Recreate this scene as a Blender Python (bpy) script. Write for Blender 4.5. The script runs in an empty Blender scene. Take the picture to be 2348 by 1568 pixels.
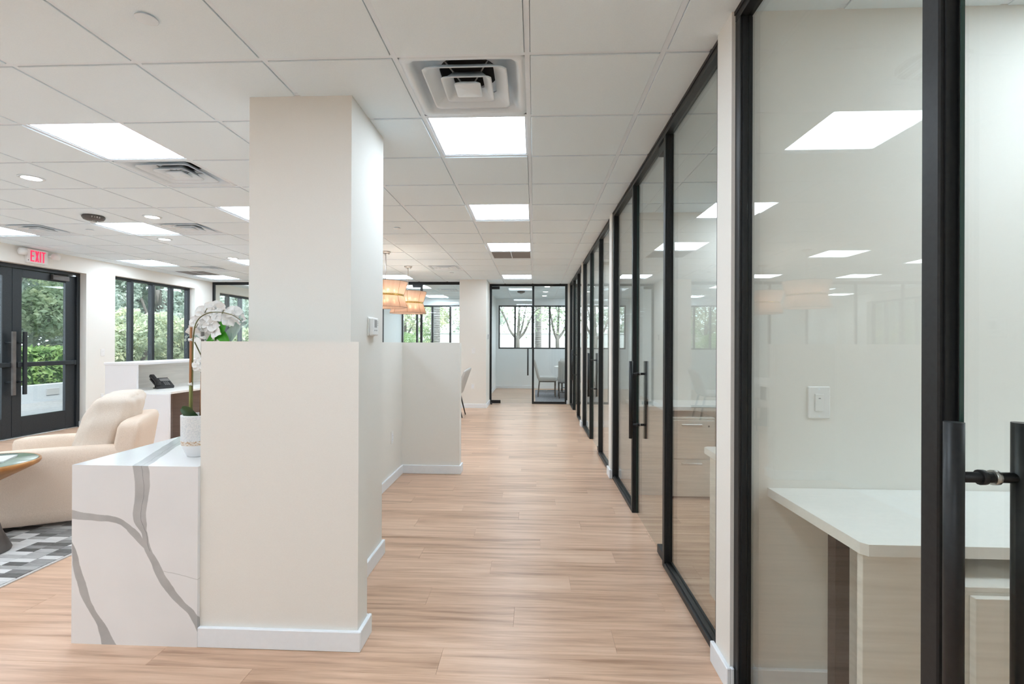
import bpy, bmesh, math, random
from mathutils import Vector, Matrix
random.seed(7)
D = bpy.data
sc = bpy.context.scene
COL = sc.collection
PI = math.pi

# ------------------------------------------------------------------ camera, sky, sun, exposure
H_CAM, CEIL = 1.349, 2.655
cam = D.objects.new('camera', D.cameras.new('camera'))
COL.objects.link(cam)
cam.data.sensor_width = 36.0
cam.data.lens = 1140.55 / 2348 * 36.0
cam.data.clip_start = 0.02
_th, _p, _r = 0.0443968, 0.00143275, 0.00399457
_fw = Vector((-math.sin(_th) * math.cos(_p), math.cos(_th) * math.cos(_p), math.sin(_p)))
_rt = Vector((math.cos(_th), math.sin(_th), 0))
_up = _rt.cross(_fw)
_rt2 = _rt * math.cos(_r) + _up * math.sin(_r)
_up2 = _up * math.cos(_r) - _rt * math.sin(_r)
cam.matrix_world = Matrix(((_rt2.x, _up2.x, -_fw.x, 0), (_rt2.y, _up2.y, -_fw.y, 0),
                           (_rt2.z, _up2.z, -_fw.z, H_CAM), (0, 0, 0, 1)))
sc.camera = cam

SKY, SUN, PANEL, DOWN = 4.2, 4.2, 13.8, 30.0
w = D.worlds.new('overcast_sky'); sc.world = w; w.use_nodes = True
w.node_tree.nodes['Background'].inputs[0].default_value = (0.84, 0.93, 1.0, 1)
w.node_tree.nodes['Background'].inputs[1].default_value = SKY
sun = D.objects.new('sun', D.lights.new('sun', 'SUN')); COL.objects.link(sun)
sun.data.energy = SUN; sun.data.angle = 0.2; sun.data.color = (1, 0.96, 0.9)
sun.rotation_euler = Vector((0.62, -0.42, 0.75)).to_track_quat('Z', 'Y').to_euler()
vs = sc.view_settings
vs.view_transform = 'Standard'; vs.look = 'None'; vs.exposure = 0.12; vs.gamma = 1.0
vs.use_curve_mapping = False
sc.cycles.max_bounces = 12; sc.cycles.diffuse_bounces = 8; sc.cycles.glossy_bounces = 5
sc.cycles.transmission_bounces = 8; sc.cycles.transparent_max_bounces = 32
sc.cycles.use_denoising = True; sc.cycles.caustics_reflective = False; sc.cycles.caustics_refractive = False

# ------------------------------------------------------------------ materials
def lin(c):
    return tuple((x / 255 / 12.92 if x / 255 <= 0.04045 else ((x / 255 + 0.055) / 1.055) ** 2.4) for x in c)

class NT:
    def __init__(s, name):
        s.m = D.materials.new(name); s.m.use_nodes = True
        s.t = s.m.node_tree; s.b = s.t.nodes['Principled BSDF']; s.out = s.t.nodes['Material Output']
    def n(s, typ, **kw):
        x = s.t.nodes.new(typ)
        for k, v in kw.items():
            if k.startswith('i_'):
                key = k[2:]
                x.inputs[int(key) if key.isdigit() else key].default_value = v
            else: setattr(x, k, v)
        return x
    def l(s, a, b): s.t.links.new(a, b)
    def math(s, op, a, b=None, c=None, clamp=False):
        x = s.t.nodes.new('ShaderNodeMath'); x.operation = op; x.use_clamp = clamp
        for k, v in enumerate((a, b, c)):
            if v is None: continue
            if isinstance(v, (int, float)): x.inputs[k].default_value = v
            else: s.l(v, x.inputs[k])
        return x.outputs[0]
    def ramp(s, fac, stops):
        x = s.t.nodes.new('ShaderNodeValToRGB'); s.l(fac, x.inputs[0])
        e = x.color_ramp.elements
        while len(e) < len(stops): e.new(0.5)
        for el, (p, c) in zip(e, stops):
            el.position = p; el.color = (*c, 1)
        return x.outputs[0]
    def bump(s, h, strength, dist=0.002):
        x = s.t.nodes.new('ShaderNodeBump'); x.inputs['Strength'].default_value = strength
        x.inputs['Distance'].default_value = dist
        s.l(h, x.inputs['Height']); s.l(x.outputs[0], s.b.inputs['Normal'])

def principled(name, col, rough=0.5, metal=0.0, spec=0.5, emit=None, es=0.0):
    k = NT(name); b = k.b
    b.inputs['Base Color'].default_value = (*col, 1); b.inputs['Roughness'].default_value = rough
    b.inputs['Metallic'].default_value = metal; b.inputs['Specular IOR Level'].default_value = spec
    if emit:
        b.inputs['Emission Color'].default_value = (*emit, 1); b.inputs['Emission Strength'].default_value = es
    return k

def grainy(name, c1, c2, scale, rough=0.6, bump=0.1, metal=0.0, spec=0.4, detail=4, bscale=None):
    """two close tones mixed by object-space noise, with a fine bump"""
    k = principled(name, c1, rough, metal, spec)
    tc = k.n('ShaderNodeTexCoord'); mp = k.n('ShaderNodeMapping'); mp.inputs['Scale'].default_value = scale
    k.l(tc.outputs['Object'], mp.inputs[0])
    nz = k.n('ShaderNodeTexNoise', i_Scale=1.0, i_Detail=float(detail)); k.l(mp.outputs[0], nz.inputs['Vector'])
    k.l(k.ramp(nz.outputs[0], [(0.3, c1), (0.7, c2)]), k.b.inputs['Base Color'])
    if bump: k.bump(nz.outputs[0], bump)
    return k.m

M = {}
WALLC = (0.80, 0.785, 0.755)
M['wall'] = grainy('linen_wallcovering', (0.80, 0.785, 0.745), (0.83, 0.815, 0.775), (160, 160, 700), 0.75, 0.12, spec=0.2)
M['wallwhite'] = grainy('white_paint', (0.81, 0.85, 0.87), (0.83, 0.87, 0.89), (60, 60, 60), 0.6, 0.03, spec=0.3)
M['trim'] = grainy('white_trim_paint', (0.83, 0.87, 0.915), (0.85, 0.89, 0.935), (40, 40, 40), 0.4, 0.02)
M['tile'] = grainy('ceiling_tile', (0.80, 0.90, 0.965), (0.83, 0.93, 0.985), (240, 240, 240), 0.9, 0.25, spec=0.1)
M['tee'] = principled('white_grid_metal', (0.80, 0.88, 0.95), 0.45).m
M['vent'] = principled('white_vent_enamel', (0.78, 0.86, 0.92), 0.3).m
M['dark'] = principled('dark_void', (0.03, 0.03, 0.03), 0.9).m
M['grey'] = principled('grey_plastic', (0.32, 0.32, 0.32), 0.5).m
M['black'] = grainy('black_aluminium', (0.012, 0.013, 0.014), (0.018, 0.019, 0.020), (90, 90, 90), 0.42, 0.02, spec=0.35)
M['bronze'] = grainy('dark_bronze_door_paint', (0.018, 0.023, 0.027), (0.026, 0.031, 0.036), (80, 80, 80), 0.4, 0.02)
M['plastic'] = principled('white_plastic', (0.82, 0.82, 0.81), 0.35).m
M['steel'] = principled('brushed_steel', (0.62, 0.62, 0.62), 0.3, 1.0).m
M['gold'] = principled('brushed_gold', (0.75, 0.52, 0.18), 0.25, 1.0).m
M['blackplastic'] = principled('black_plastic', (0.02, 0.02, 0.022), 0.4).m
M['emit'] = principled('light_diffuser', (0.9, 0.9, 0.9), 0.5, emit=(0.855, 1.0, 1.13), es=PANEL).m
M['down'] = principled('downlight_lens', (0.9, 0.9, 0.9), 0.5, emit=(1.0, 0.96, 0.90), es=DOWN).m
M['bulb'] = principled('lamp_bulb', (0.9, 0.9, 0.9), 0.5, emit=(1.0, 0.84, 0.68), es=45).m
M['red'] = principled('red_sign_letters', (0.75, 0.02, 0.08), 0.4, emit=(1.0, 0.03, 0.12), es=0.75).m
M['whiteq'] = principled('white_laminate', (0.80, 0.81, 0.84), 0.35).m
M['worktop'] = grainy('white_worktop', (0.82, 0.82, 0.80), (0.85, 0.85, 0.83), (60, 60, 60), 0.3, 0.0)
M['laminate'] = grainy('pale_grained_laminate', (0.72, 0.69, 0.64), (0.82, 0.79, 0.74), (3, 3, 55), 0.45, 0.02)
M['taupe'] = grainy('taupe_laminate', (0.40, 0.35, 0.33), (0.48, 0.43, 0.40), (3, 3, 60), 0.5, 0.02)
M['walnut'] = grainy('dark_walnut_laminate', (0.025, 0.016, 0.014), (0.045, 0.029, 0.026), (4, 4, 40), 0.45, 0.02)
M['pull'] = principled('satin_drawer_pull', (0.55, 0.55, 0.54), 0.35, 0.6).m
M['linen'] = grainy('beige_linen', (0.70, 0.57, 0.465), (0.81, 0.68, 0.57), (260, 260, 260), 0.9, 0.35, spec=0.1)
M['linenlight'] = grainy('pale_beige_linen', (0.66, 0.57, 0.49), (0.76, 0.68, 0.60), (240, 240, 240), 0.9, 0.35, spec=0.1)
M['greyfab'] = grainy('light_grey_fabric', (0.52, 0.52, 0.51), (0.60, 0.60, 0.59), (220, 220, 220), 0.9, 0.3, spec=0.1)
M['rugedge'] = grainy('pale_rug_backing', (0.55, 0.54, 0.53), (0.66, 0.65, 0.64), (120, 120, 120), 0.95, 0.4, spec=0.05)
M['floorgrey'] = grainy('grey_blue_floor_tone', (0.22, 0.23, 0.26), (0.34, 0.35, 0.39), (90, 6, 90), 0.95, 0.3, spec=0.05)
M['verdigris'] = grainy('grey_green_tabletop', (0.20, 0.27, 0.23), (0.36, 0.42, 0.36), (5, 5, 5), 0.18, 0.0)
M['bronzerim'] = grainy('bronze_table_edge', (0.40, 0.19, 0.07), (0.55, 0.30, 0.12), (12, 12, 12), 0.35, 0.0, metal=0.7)
M['pewter'] = grainy('dark_pewter', (0.10, 0.09, 0.085), (0.17, 0.155, 0.145), (9, 9, 9), 0.5, 0.05, metal=0.5)
M['paper'] = principled('magazine_cover', (0.70, 0.72, 0.72), 0.35).m
M['ink'] = principled('magazine_ink', (0.08, 0.09, 0.09), 0.5).m
M['petal'] = grainy('white_petal', (0.80, 0.80, 0.79), (0.86, 0.86, 0.85), (70, 70, 70), 0.6, 0.05)
M['stem'] = grainy('green_brown_stem', (0.10, 0.09, 0.03), (0.17, 0.17, 0.06), (40, 40, 12), 0.5, 0.05)
M['bamboo'] = grainy('brown_bamboo_stake', (0.34, 0.15, 0.06), (0.45, 0.22, 0.10), (60, 60, 8), 0.5, 0.05)
M['bamboogreen'] = grainy('green_bamboo_stake', (0.17, 0.18, 0.05), (0.26, 0.27, 0.09), (60, 60, 8), 0.5, 0.05)
M['leafgreen'] = grainy('bright_green_leaf', (0.05, 0.30, 0.02), (0.09, 0.40, 0.04), (14, 14, 14), 0.35, 0.05)
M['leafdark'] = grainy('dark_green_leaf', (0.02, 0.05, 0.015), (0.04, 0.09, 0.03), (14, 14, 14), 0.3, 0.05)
M['leafsilver'] = grainy('silver_green_leaf', (0.22, 0.33, 0.28), (0.55, 0.64, 0.62), (50, 9, 9), 0.35, 0.05)
M['soil'] = grainy('dark_moss', (0.03, 0.03, 0.015), (0.06, 0.06, 0.03), (80, 80, 80), 0.95, 0.5)
M['stucco'] = grainy('white_stucco', (0.34, 0.36, 0.38), (0.39, 0.41, 0.43), (50, 50, 50), 0.8, 0.2)
M['paver'] = grainy('pale_concrete_paver', (0.20, 0.20, 0.20), (0.25, 0.25, 0.25), (14, 14, 14), 0.85, 0.15)
M['earth'] = grainy('planting_soil', (0.10, 0.08, 0.05), (0.20, 0.17, 0.12), (9, 9, 9), 0.95, 0.3)
M['bark'] = grainy('grey_bark', (0.13, 0.12, 0.11), (0.25, 0.23, 0.21), (9, 9, 3), 0.9, 0.5)
M['palmbark'] = grainy('ringed_palm_bark', (0.20, 0.19, 0.19), (0.34, 0.33, 0.33), (6, 6, 22), 0.9, 0.5)
M['carstrip'] = principled('silver_card_reader', (0.5, 0.5, 0.5), 0.4).m

def leafmat(name, c1, c2, c3):
    k = principled(name, c1, 0.5, 0, 0.4)
    tc = k.n('ShaderNodeTexCoord')
    nz = k.n('ShaderNodeTexNoise', i_Scale=2.6, i_Detail=6.0); k.l(tc.outputs['Object'], nz.inputs['Vector'])
    col = k.ramp(nz.outputs[0], [(0.3, c1), (0.52, c2), (0.72, c3)])
    tr = k.n('ShaderNodeBsdfTranslucent'); mx = k.n('ShaderNodeMixShader', i_0=0.45)
    k.l(col, k.b.inputs['Base Color']); k.l(col, tr.inputs[0])
    k.l(k.b.outputs[0], mx.inputs[1]); k.l(tr.outputs[0], mx.inputs[2]); k.l(mx.outputs[0], k.out.inputs[0])
    return k.m
M['fol1'] = leafmat('foliage_mid_green', (0.22, 0.30, 0.20), (0.42, 0.51, 0.35), (0.68, 0.73, 0.52))
M['fol2'] = leafmat('foliage_hedge_green', (0.10, 0.20, 0.07), (0.26, 0.40, 0.14), (0.52, 0.62, 0.26))
M['fol3'] = leafmat('foliage_grey_green', (0.34, 0.42, 0.37), (0.54, 0.61, 0.54), (0.76, 0.79, 0.70))
M['fol4'] = leafmat('foliage_yellow_green', (0.32, 0.39, 0.27), (0.56, 0.61, 0.44), (0.86, 0.83, 0.54))
M['folfrond'] = leafmat('palm_frond_green', (0.14, 0.26, 0.10), (0.26, 0.40, 0.16), (0.44, 0.55, 0.28))

def glassmat(name, tint, f0=0.04, rough=0.0):
    k = NT(name); t = k.t; t.nodes.remove(k.b)
    g = k.n('ShaderNodeNewGeometry')
    dt = k.n('ShaderNodeVectorMath', operation='DOT_PRODUCT')
    k.l(g.outputs['Incoming'], dt.inputs[0]); k.l(g.outputs['Normal'], dt.inputs[1])
    c = k.math('ABSOLUTE', dt.outputs['Value'])
    p = k.math('POWER', k.math('SUBTRACT', 1.0, c, clamp=True), 5.0)
    f = k.math('MULTIPLY_ADD', p, 1.0 - f0, f0, clamp=True)
    tr = k.n('ShaderNodeBsdfTransparent'); tr.inputs[0].default_value = (*tint, 1)
    gl = k.n('ShaderNodeBsdfGlossy'); gl.inputs['Roughness'].default_value = rough
    mx = k.n('ShaderNodeMixShader'); k.l(f, mx.inputs[0]); k.l(tr.outputs[0], mx.inputs[1]); k.l(gl.outputs[0], mx.inputs[2])
    k.l(mx.outputs[0], k.out.inputs[0])
    return k.m
M['glass'] = glassmat('office_glass', (0.955, 0.965, 0.945), 0.035)
M['winglass'] = glassmat('window_glass', (0.93, 0.96, 0.97), 0.04)
M['glassedge'] = principled('green_glass_edge', (0.05, 0.10, 0.09), 0.1).m
M['clear'] = glassmat('clear_plastic', (0.9, 0.9, 0.9), 0.08, 0.1)

def shademat():
    k = principled('peach_fabric_shade', (0.80, 0.56, 0.42), 0.8, 0, 0.1)
    tc = k.n('ShaderNodeTexCoord')
    sx = k.n('ShaderNodeSeparateXYZ'); k.l(tc.outputs['Object'], sx.inputs[0])
    an = k.math('ARCTAN2', sx.outputs[1], sx.outputs[0])
    cb = k.n('ShaderNodeCombineXYZ'); k.l(k.math('MULTIPLY', an, 40.0), cb.inputs[0]); k.l(k.math('MULTIPLY', sx.outputs[2], 1.5), cb.inputs[1])
    nz = k.n('ShaderNodeTexNoise', i_Scale=1.0, i_Detail=3.0); k.l(cb.outputs[0], nz.inputs['Vector'])
    col = k.ramp(nz.outputs[0], [(0.3, (0.84, 0.64, 0.52)), (0.7, (0.92, 0.77, 0.66))])
    tr = k.n('ShaderNodeBsdfTranslucent'); mx = k.n('ShaderNodeMixShader', i_0=0.55)
    k.l(col, k.b.inputs['Base Color']); k.l(col, tr.inputs[0])
    k.l(k.b.outputs[0], mx.inputs[1]); k.l(tr.outputs[0], mx.inputs[2])
    tp = k.n('ShaderNodeBsdfTransparent'); tp.inputs[0].default_value = (1.0, 0.85, 0.7, 1)
    m2 = k.n('ShaderNodeMixShader', i_0=0.12); k.l(mx.outputs[0], m2.inputs[1]); k.l(tp.outputs[0], m2.inputs[2])
    k.l(m2.outputs[0], k.out.inputs[0])
    return k.m
M['shade'] = shademat()

ROW_Y, ROW_W, PL_L = 2.183, 0.178, 1.22
def floormat():
    k = principled('wood_plank_floor', (0.4, 0.25, 0.17), 0.32, 0, 0.45)
    g = k.n('ShaderNodeNewGeometry'); s = k.n('ShaderNodeSeparateXYZ'); k.l(g.outputs['Position'], s.inputs[0])
    X, Y = s.outputs[0], s.outputs[1]
    rf = k.math('DIVIDE', k.math('SUBTRACT', Y, ROW_Y), ROW_W)
    row = k.math('FLOOR', rf)
    off = k.math('MULTIPLY', k.math('FRACT', k.math('MULTIPLY', k.math('ADD', row, 100.0), 0.377)), PL_L)
    pf = k.math('DIVIDE', k.math('ADD', X, off), PL_L)
    idx = k.math('FLOOR', pf)
    idn = k.math('ADD', k.math('MULTIPLY', row, 17.31), k.math('MULTIPLY', idx, 3.17))
    wn = k.n('ShaderNodeTexWhiteNoise', noise_dimensions='1D'); k.l(idn, wn.inputs['W'])
    cb = k.n('ShaderNodeCombineXYZ')
    k.l(k.math('ADD', k.math('MULTIPLY', X, 1.6), k.math('MULTIPLY', wn.outputs[0], 60.0)), cb.inputs[0])
    k.l(k.math('MULTIPLY', Y, 26.0), cb.inputs[1]); k.l(k.math('MULTIPLY', wn.outputs[0], 9.0), cb.inputs[2])
    n1 = k.n('ShaderNodeTexNoise', i_Scale=1.0, i_Detail=5.0, i_Roughness=0.55, i_Distortion=0.35); k.l(cb.outputs[0], n1.inputs['Vector'])
    cb2 = k.n('ShaderNodeCombineXYZ')
    k.l(k.math('ADD', k.math('MULTIPLY', X, 9.0), k.math('MULTIPLY', wn.outputs[0], 31.0)), cb2.inputs[0])
    k.l(k.math('MULTIPLY', Y, 190.0), cb2.inputs[1])
    n2 = k.n('ShaderNodeTexNoise', i_Scale=1.0, i_Detail=3.0); k.l(cb2.outputs[0], n2.inputs['Vector'])
    v = k.math('ADD', k.math('ADD', k.math('MULTIPLY', n1.outputs[0], 0.95), -0.11), k.math('MULTIPLY', n2.outputs[0], 0.20))
    v = k.math('ADD', v, k.math('MULTIPLY', k.math('SUBTRACT', wn.outputs[0], 0.5), 0.13))
    col = k.ramp(v, [(0.22, (0.37, 0.22, 0.14)), (0.40, (0.56, 0.36, 0.247)), (0.54, (0.67, 0.45, 0.32)), (0.74, (0.77, 0.56, 0.42))])
    k.l(col, k.b.inputs['Base Color'])
    k.bump(n2.outputs[0], 0.10, 0.001)
    k.l(k.math('MULTIPLY_ADD', n1.outputs[0], 0.12, 0.27), k.b.inputs['Roughness'])
    return k.m
M['floor'] = floormat()

VA = [(0.796,-1.741,0.038),(0.727,-1.73,0.037),(0.64,-1.738,0.032),(0.56,-1.743,0.031),(0.517,-1.732,0.02),(0.496,-1.722,0.015),(0.435,-1.707,0.017),(0.388,-1.683,0.019),(0.317,-1.647,0.024),(0.245,-1.602,0.024),(0.196,-1.555,0.022),(0.154,-1.508,0.02),(0.119,-1.488,0.019),(0.0,-1.43,0.017)]
VB = [(-2.08,0.578,0.024),(-2.055,0.577,0.022),(-2.008,0.57,0.018),(-1.939,0.563,0.016),(-1.871,0.555,0.015),(-1.819,0.536,0.016),(-1.781,0.508,0.02),(-1.751,0.481,0.022),(-1.728,0.455,0.018),(-1.715,0.44,0.0)]
VC = [(0.46,-2.062,0.0),(0.438,-2.055,0.005),(0.394,-2.046,0.013),(0.344,-2.035,0.017),(0.271,-2.012,0.021),(0.199,-1.987,0.019),(0.142,-1.958,0.017),(0.092,-1.924,0.021),(0.049,-1.903,0.026),(0.0,-1.882,0.036)]
def marble():
    k = principled('veined_white_quartz', (0.8, 0.8, 0.8), 0.12, 0, 0.5)
    g = k.n('ShaderNodeNewGeometry'); s = k.n('ShaderNodeSeparateXYZ'); k.l(g.outputs['Position'], s.inputs[0])
    nz = k.n('ShaderNodeTexNoise', i_Scale=9.0, i_Detail=5.0); k.l(g.outputs['Position'], nz.inputs['Vector'])
    jit = k.math('MULTIPLY', k.math('SUBTRACT', nz.outputs[0], 0.5), 0.016)
    X = k.math('ADD', k.math('MULTIPLY_ADD', k.math('SUBTRACT', s.outputs[1], 2.13), 0.42, s.outputs[0]), jit)
    Z = k.math('ADD', s.outputs[2], jit)
    def curve(src, pts, lo, hi, vlo, vhi, col):
        fc = k.n('ShaderNodeFloatCurve'); cu = fc.mapping.curves[0]
        P = sorted(((p[0] - lo) / (hi - lo), (p[col] - vlo) / (vhi - vlo)) for p in pts)
        P = [(min(max(a, 0), 1), min(max(b, 0), 1)) for a, b in P]
        cu.points[0].location = P[0]; cu.points[1].location = P[-1]
        for a, b in P[1:-1]: cu.points.new(a, b)
        fc.mapping.update()
        k.l(k.math('DIVIDE', k.math('SUBTRACT', src, lo), hi - lo, clamp=True), fc.inputs['Value'])
        return k.math('MULTIPLY_ADD', fc.outputs[0], vhi - vlo, vlo)
    def band(src, oth, pts, lo, hi, vlo, vhi):
        c = curve(src, pts, lo, hi, vlo, vhi, 1); wd = curve(src, pts, lo, hi, 0.0, 0.05, 2)
        d = k.math('SUBTRACT', wd, k.math('ABSOLUTE', k.math('SUBTRACT', oth, c)))
        return k.math('DIVIDE', d, 0.0025, clamp=True), c
    a, ac = band(Z, X, VA, 0.0, 0.80, -2.1, -1.3)
    b, bc = band(X, Z, VB, -2.08, -1.715, 0.3, 0.7)
    inb = k.math('MULTIPLY', k.math('GREATER_THAN', X, -2.08), k.math('LESS_THAN', X, -1.715))
    b = k.math('MULTIPLY', b, inb)
    c, _c = band(Z, X, VC, 0.0, 0.46, -2.1, -1.8)
    c = k.math('MULTIPLY', c, k.math('LESS_THAN', Z, 0.46))
    # thin crack at the right
    dz = k.math('ABSOLUTE', k.math('SUBTRACT', k.math('MULTIPLY_ADD', k.math('ADD', X, 1.6315), -0.22, 0.334), Z))
    d = k.math('MULTIPLY', k.math('SUBTRACT', 1.0, k.math('DIVIDE', dz, 0.0025), clamp=True), k.math('GREATER_THAN', X, -1.6315))
    m = k.math('MAXIMUM', k.math('MAXIMUM', a, b), k.math('MAXIMUM', c, k.math('MULTIPLY', d, 0.7)))
    # hairline inside the main vein
    hl = k.math('SUBTRACT', 1.0, k.math('DIVIDE', k.math('ABSOLUTE', k.math('SUBTRACT', k.math('ADD', X, k.math('MULTIPLY', jit, 0.7)), k.math('ADD', ac, 0.008))), 0.0018), clamp=True)
    hl = k.math('MULTIPLY', k.math('MULTIPLY', hl, a), k.math('GREATER_THAN', Z, 0.42))
    nz2 = k.n('ShaderNodeTexNoise', i_Scale=3.0, i_Detail=4.0); k.l(g.outputs['Position'], nz2.inputs['Vector'])
    base = k.ramp(nz2.outputs[0], [(0.3, (0.78, 0.79, 0.805)), (0.7, (0.83, 0.84, 0.855))])
    vein = k.ramp(nz.outputs[0], [(0.3, (0.40, 0.405, 0.41)), (0.7, (0.49, 0.495, 0.50))])
    mx = k.n('ShaderNodeMix', data_type='RGBA'); k.l(m, mx.inputs[0]); k.l(base, mx.inputs[6]); k.l(vein, mx.inputs[7])
    m2 = k.n('ShaderNodeMix', data_type='RGBA'); k.l(k.math('MULTIPLY', hl, 0.7), m2.inputs[0]); k.l(mx.outputs[2], m2.inputs[6])
    m2.inputs[7].default_value = (0.12, 0.12, 0.12, 1)
    k.l(m2.outputs[2], k.b.inputs['Base Color'])
    return k.m
M['marble'] = marble()

def patchmat():
    k = principled('hide_patch', (0.5, 0.5, 0.5), 0.85, 0, 0.15)
    oi = k.n('ShaderNodeObjectInfo')
    tc = k.n('ShaderNodeTexCoord'); mp = k.n('ShaderNodeMapping'); mp.inputs['Scale'].default_value = (22, 160, 20)
    k.l(tc.outputs['Object'], mp.inputs[0]); k.l(oi.outputs['Random'], mp.inputs['Location'])
    nz = k.n('ShaderNodeTexNoise', i_Scale=1.0, i_Detail=3.0); k.l(mp.outputs[0], nz.inputs['Vector'])
    v = k.math('ADD', oi.outputs['Random'], k.math('MULTIPLY', k.math('SUBTRACT', nz.outputs[0], 0.5), 0.35))
    col = k.ramp(v, [(0.05, (0.13, 0.125, 0.12)), (0.3, (0.26, 0.255, 0.25)), (0.55, (0.45, 0.445, 0.44)), (0.8, (0.72, 0.715, 0.71))])
    k.l(col, k.b.inputs['Base Color']); k.bump(nz.outputs[0], 0.3)
    return k.m
M['patch'] = patchmat()

def potmat():
    k = principled('speckled_ceramic', (0.8, 0.8, 0.8), 0.4)
    tc = k.n('ShaderNodeTexCoord'); s = k.n('ShaderNodeSeparateXYZ'); k.l(tc.outputs['Object'], s.inputs[0])
    nz = k.n('ShaderNodeTexNoise', i_Scale=160.0, i_Detail=4.0); k.l(tc.outputs['Object'], nz.inputs['Vector'])
    spk = k.ramp(nz.outputs[0], [(0.36, (0.66, 0.69, 0.71)), (0.58, (0.79, 0.80, 0.80))])
    tan = k.ramp(nz.outputs[0], [(0.42, (0.55, 0.36, 0.22)), (0.55, (0.78, 0.74, 0.68))])
    mk = lambda lo: k.math('DIVIDE', k.math('SUBTRACT', k.math('ADD', s.outputs[2], k.math('MULTIPLY', nz.outputs[0], 0.01)), lo), 0.002, clamp=True)
    m1 = k.n('ShaderNodeMix', data_type='RGBA'); k.l(mk(0.061), m1.inputs[0]); m1.inputs[6].default_value = (0.80, 0.80, 0.80, 1); k.l(tan, m1.inputs[7])
    m2 = k.n('ShaderNodeMix', data_type='RGBA'); k.l(mk(0.082), m2.inputs[0]); k.l(m1.outputs[2], m2.inputs[6]); k.l(spk, m2.inputs[7])
    k.l(m2.outputs[2], k.b.inputs['Base Color'])
    return k.m
M['pot'] = potmat()

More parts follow.
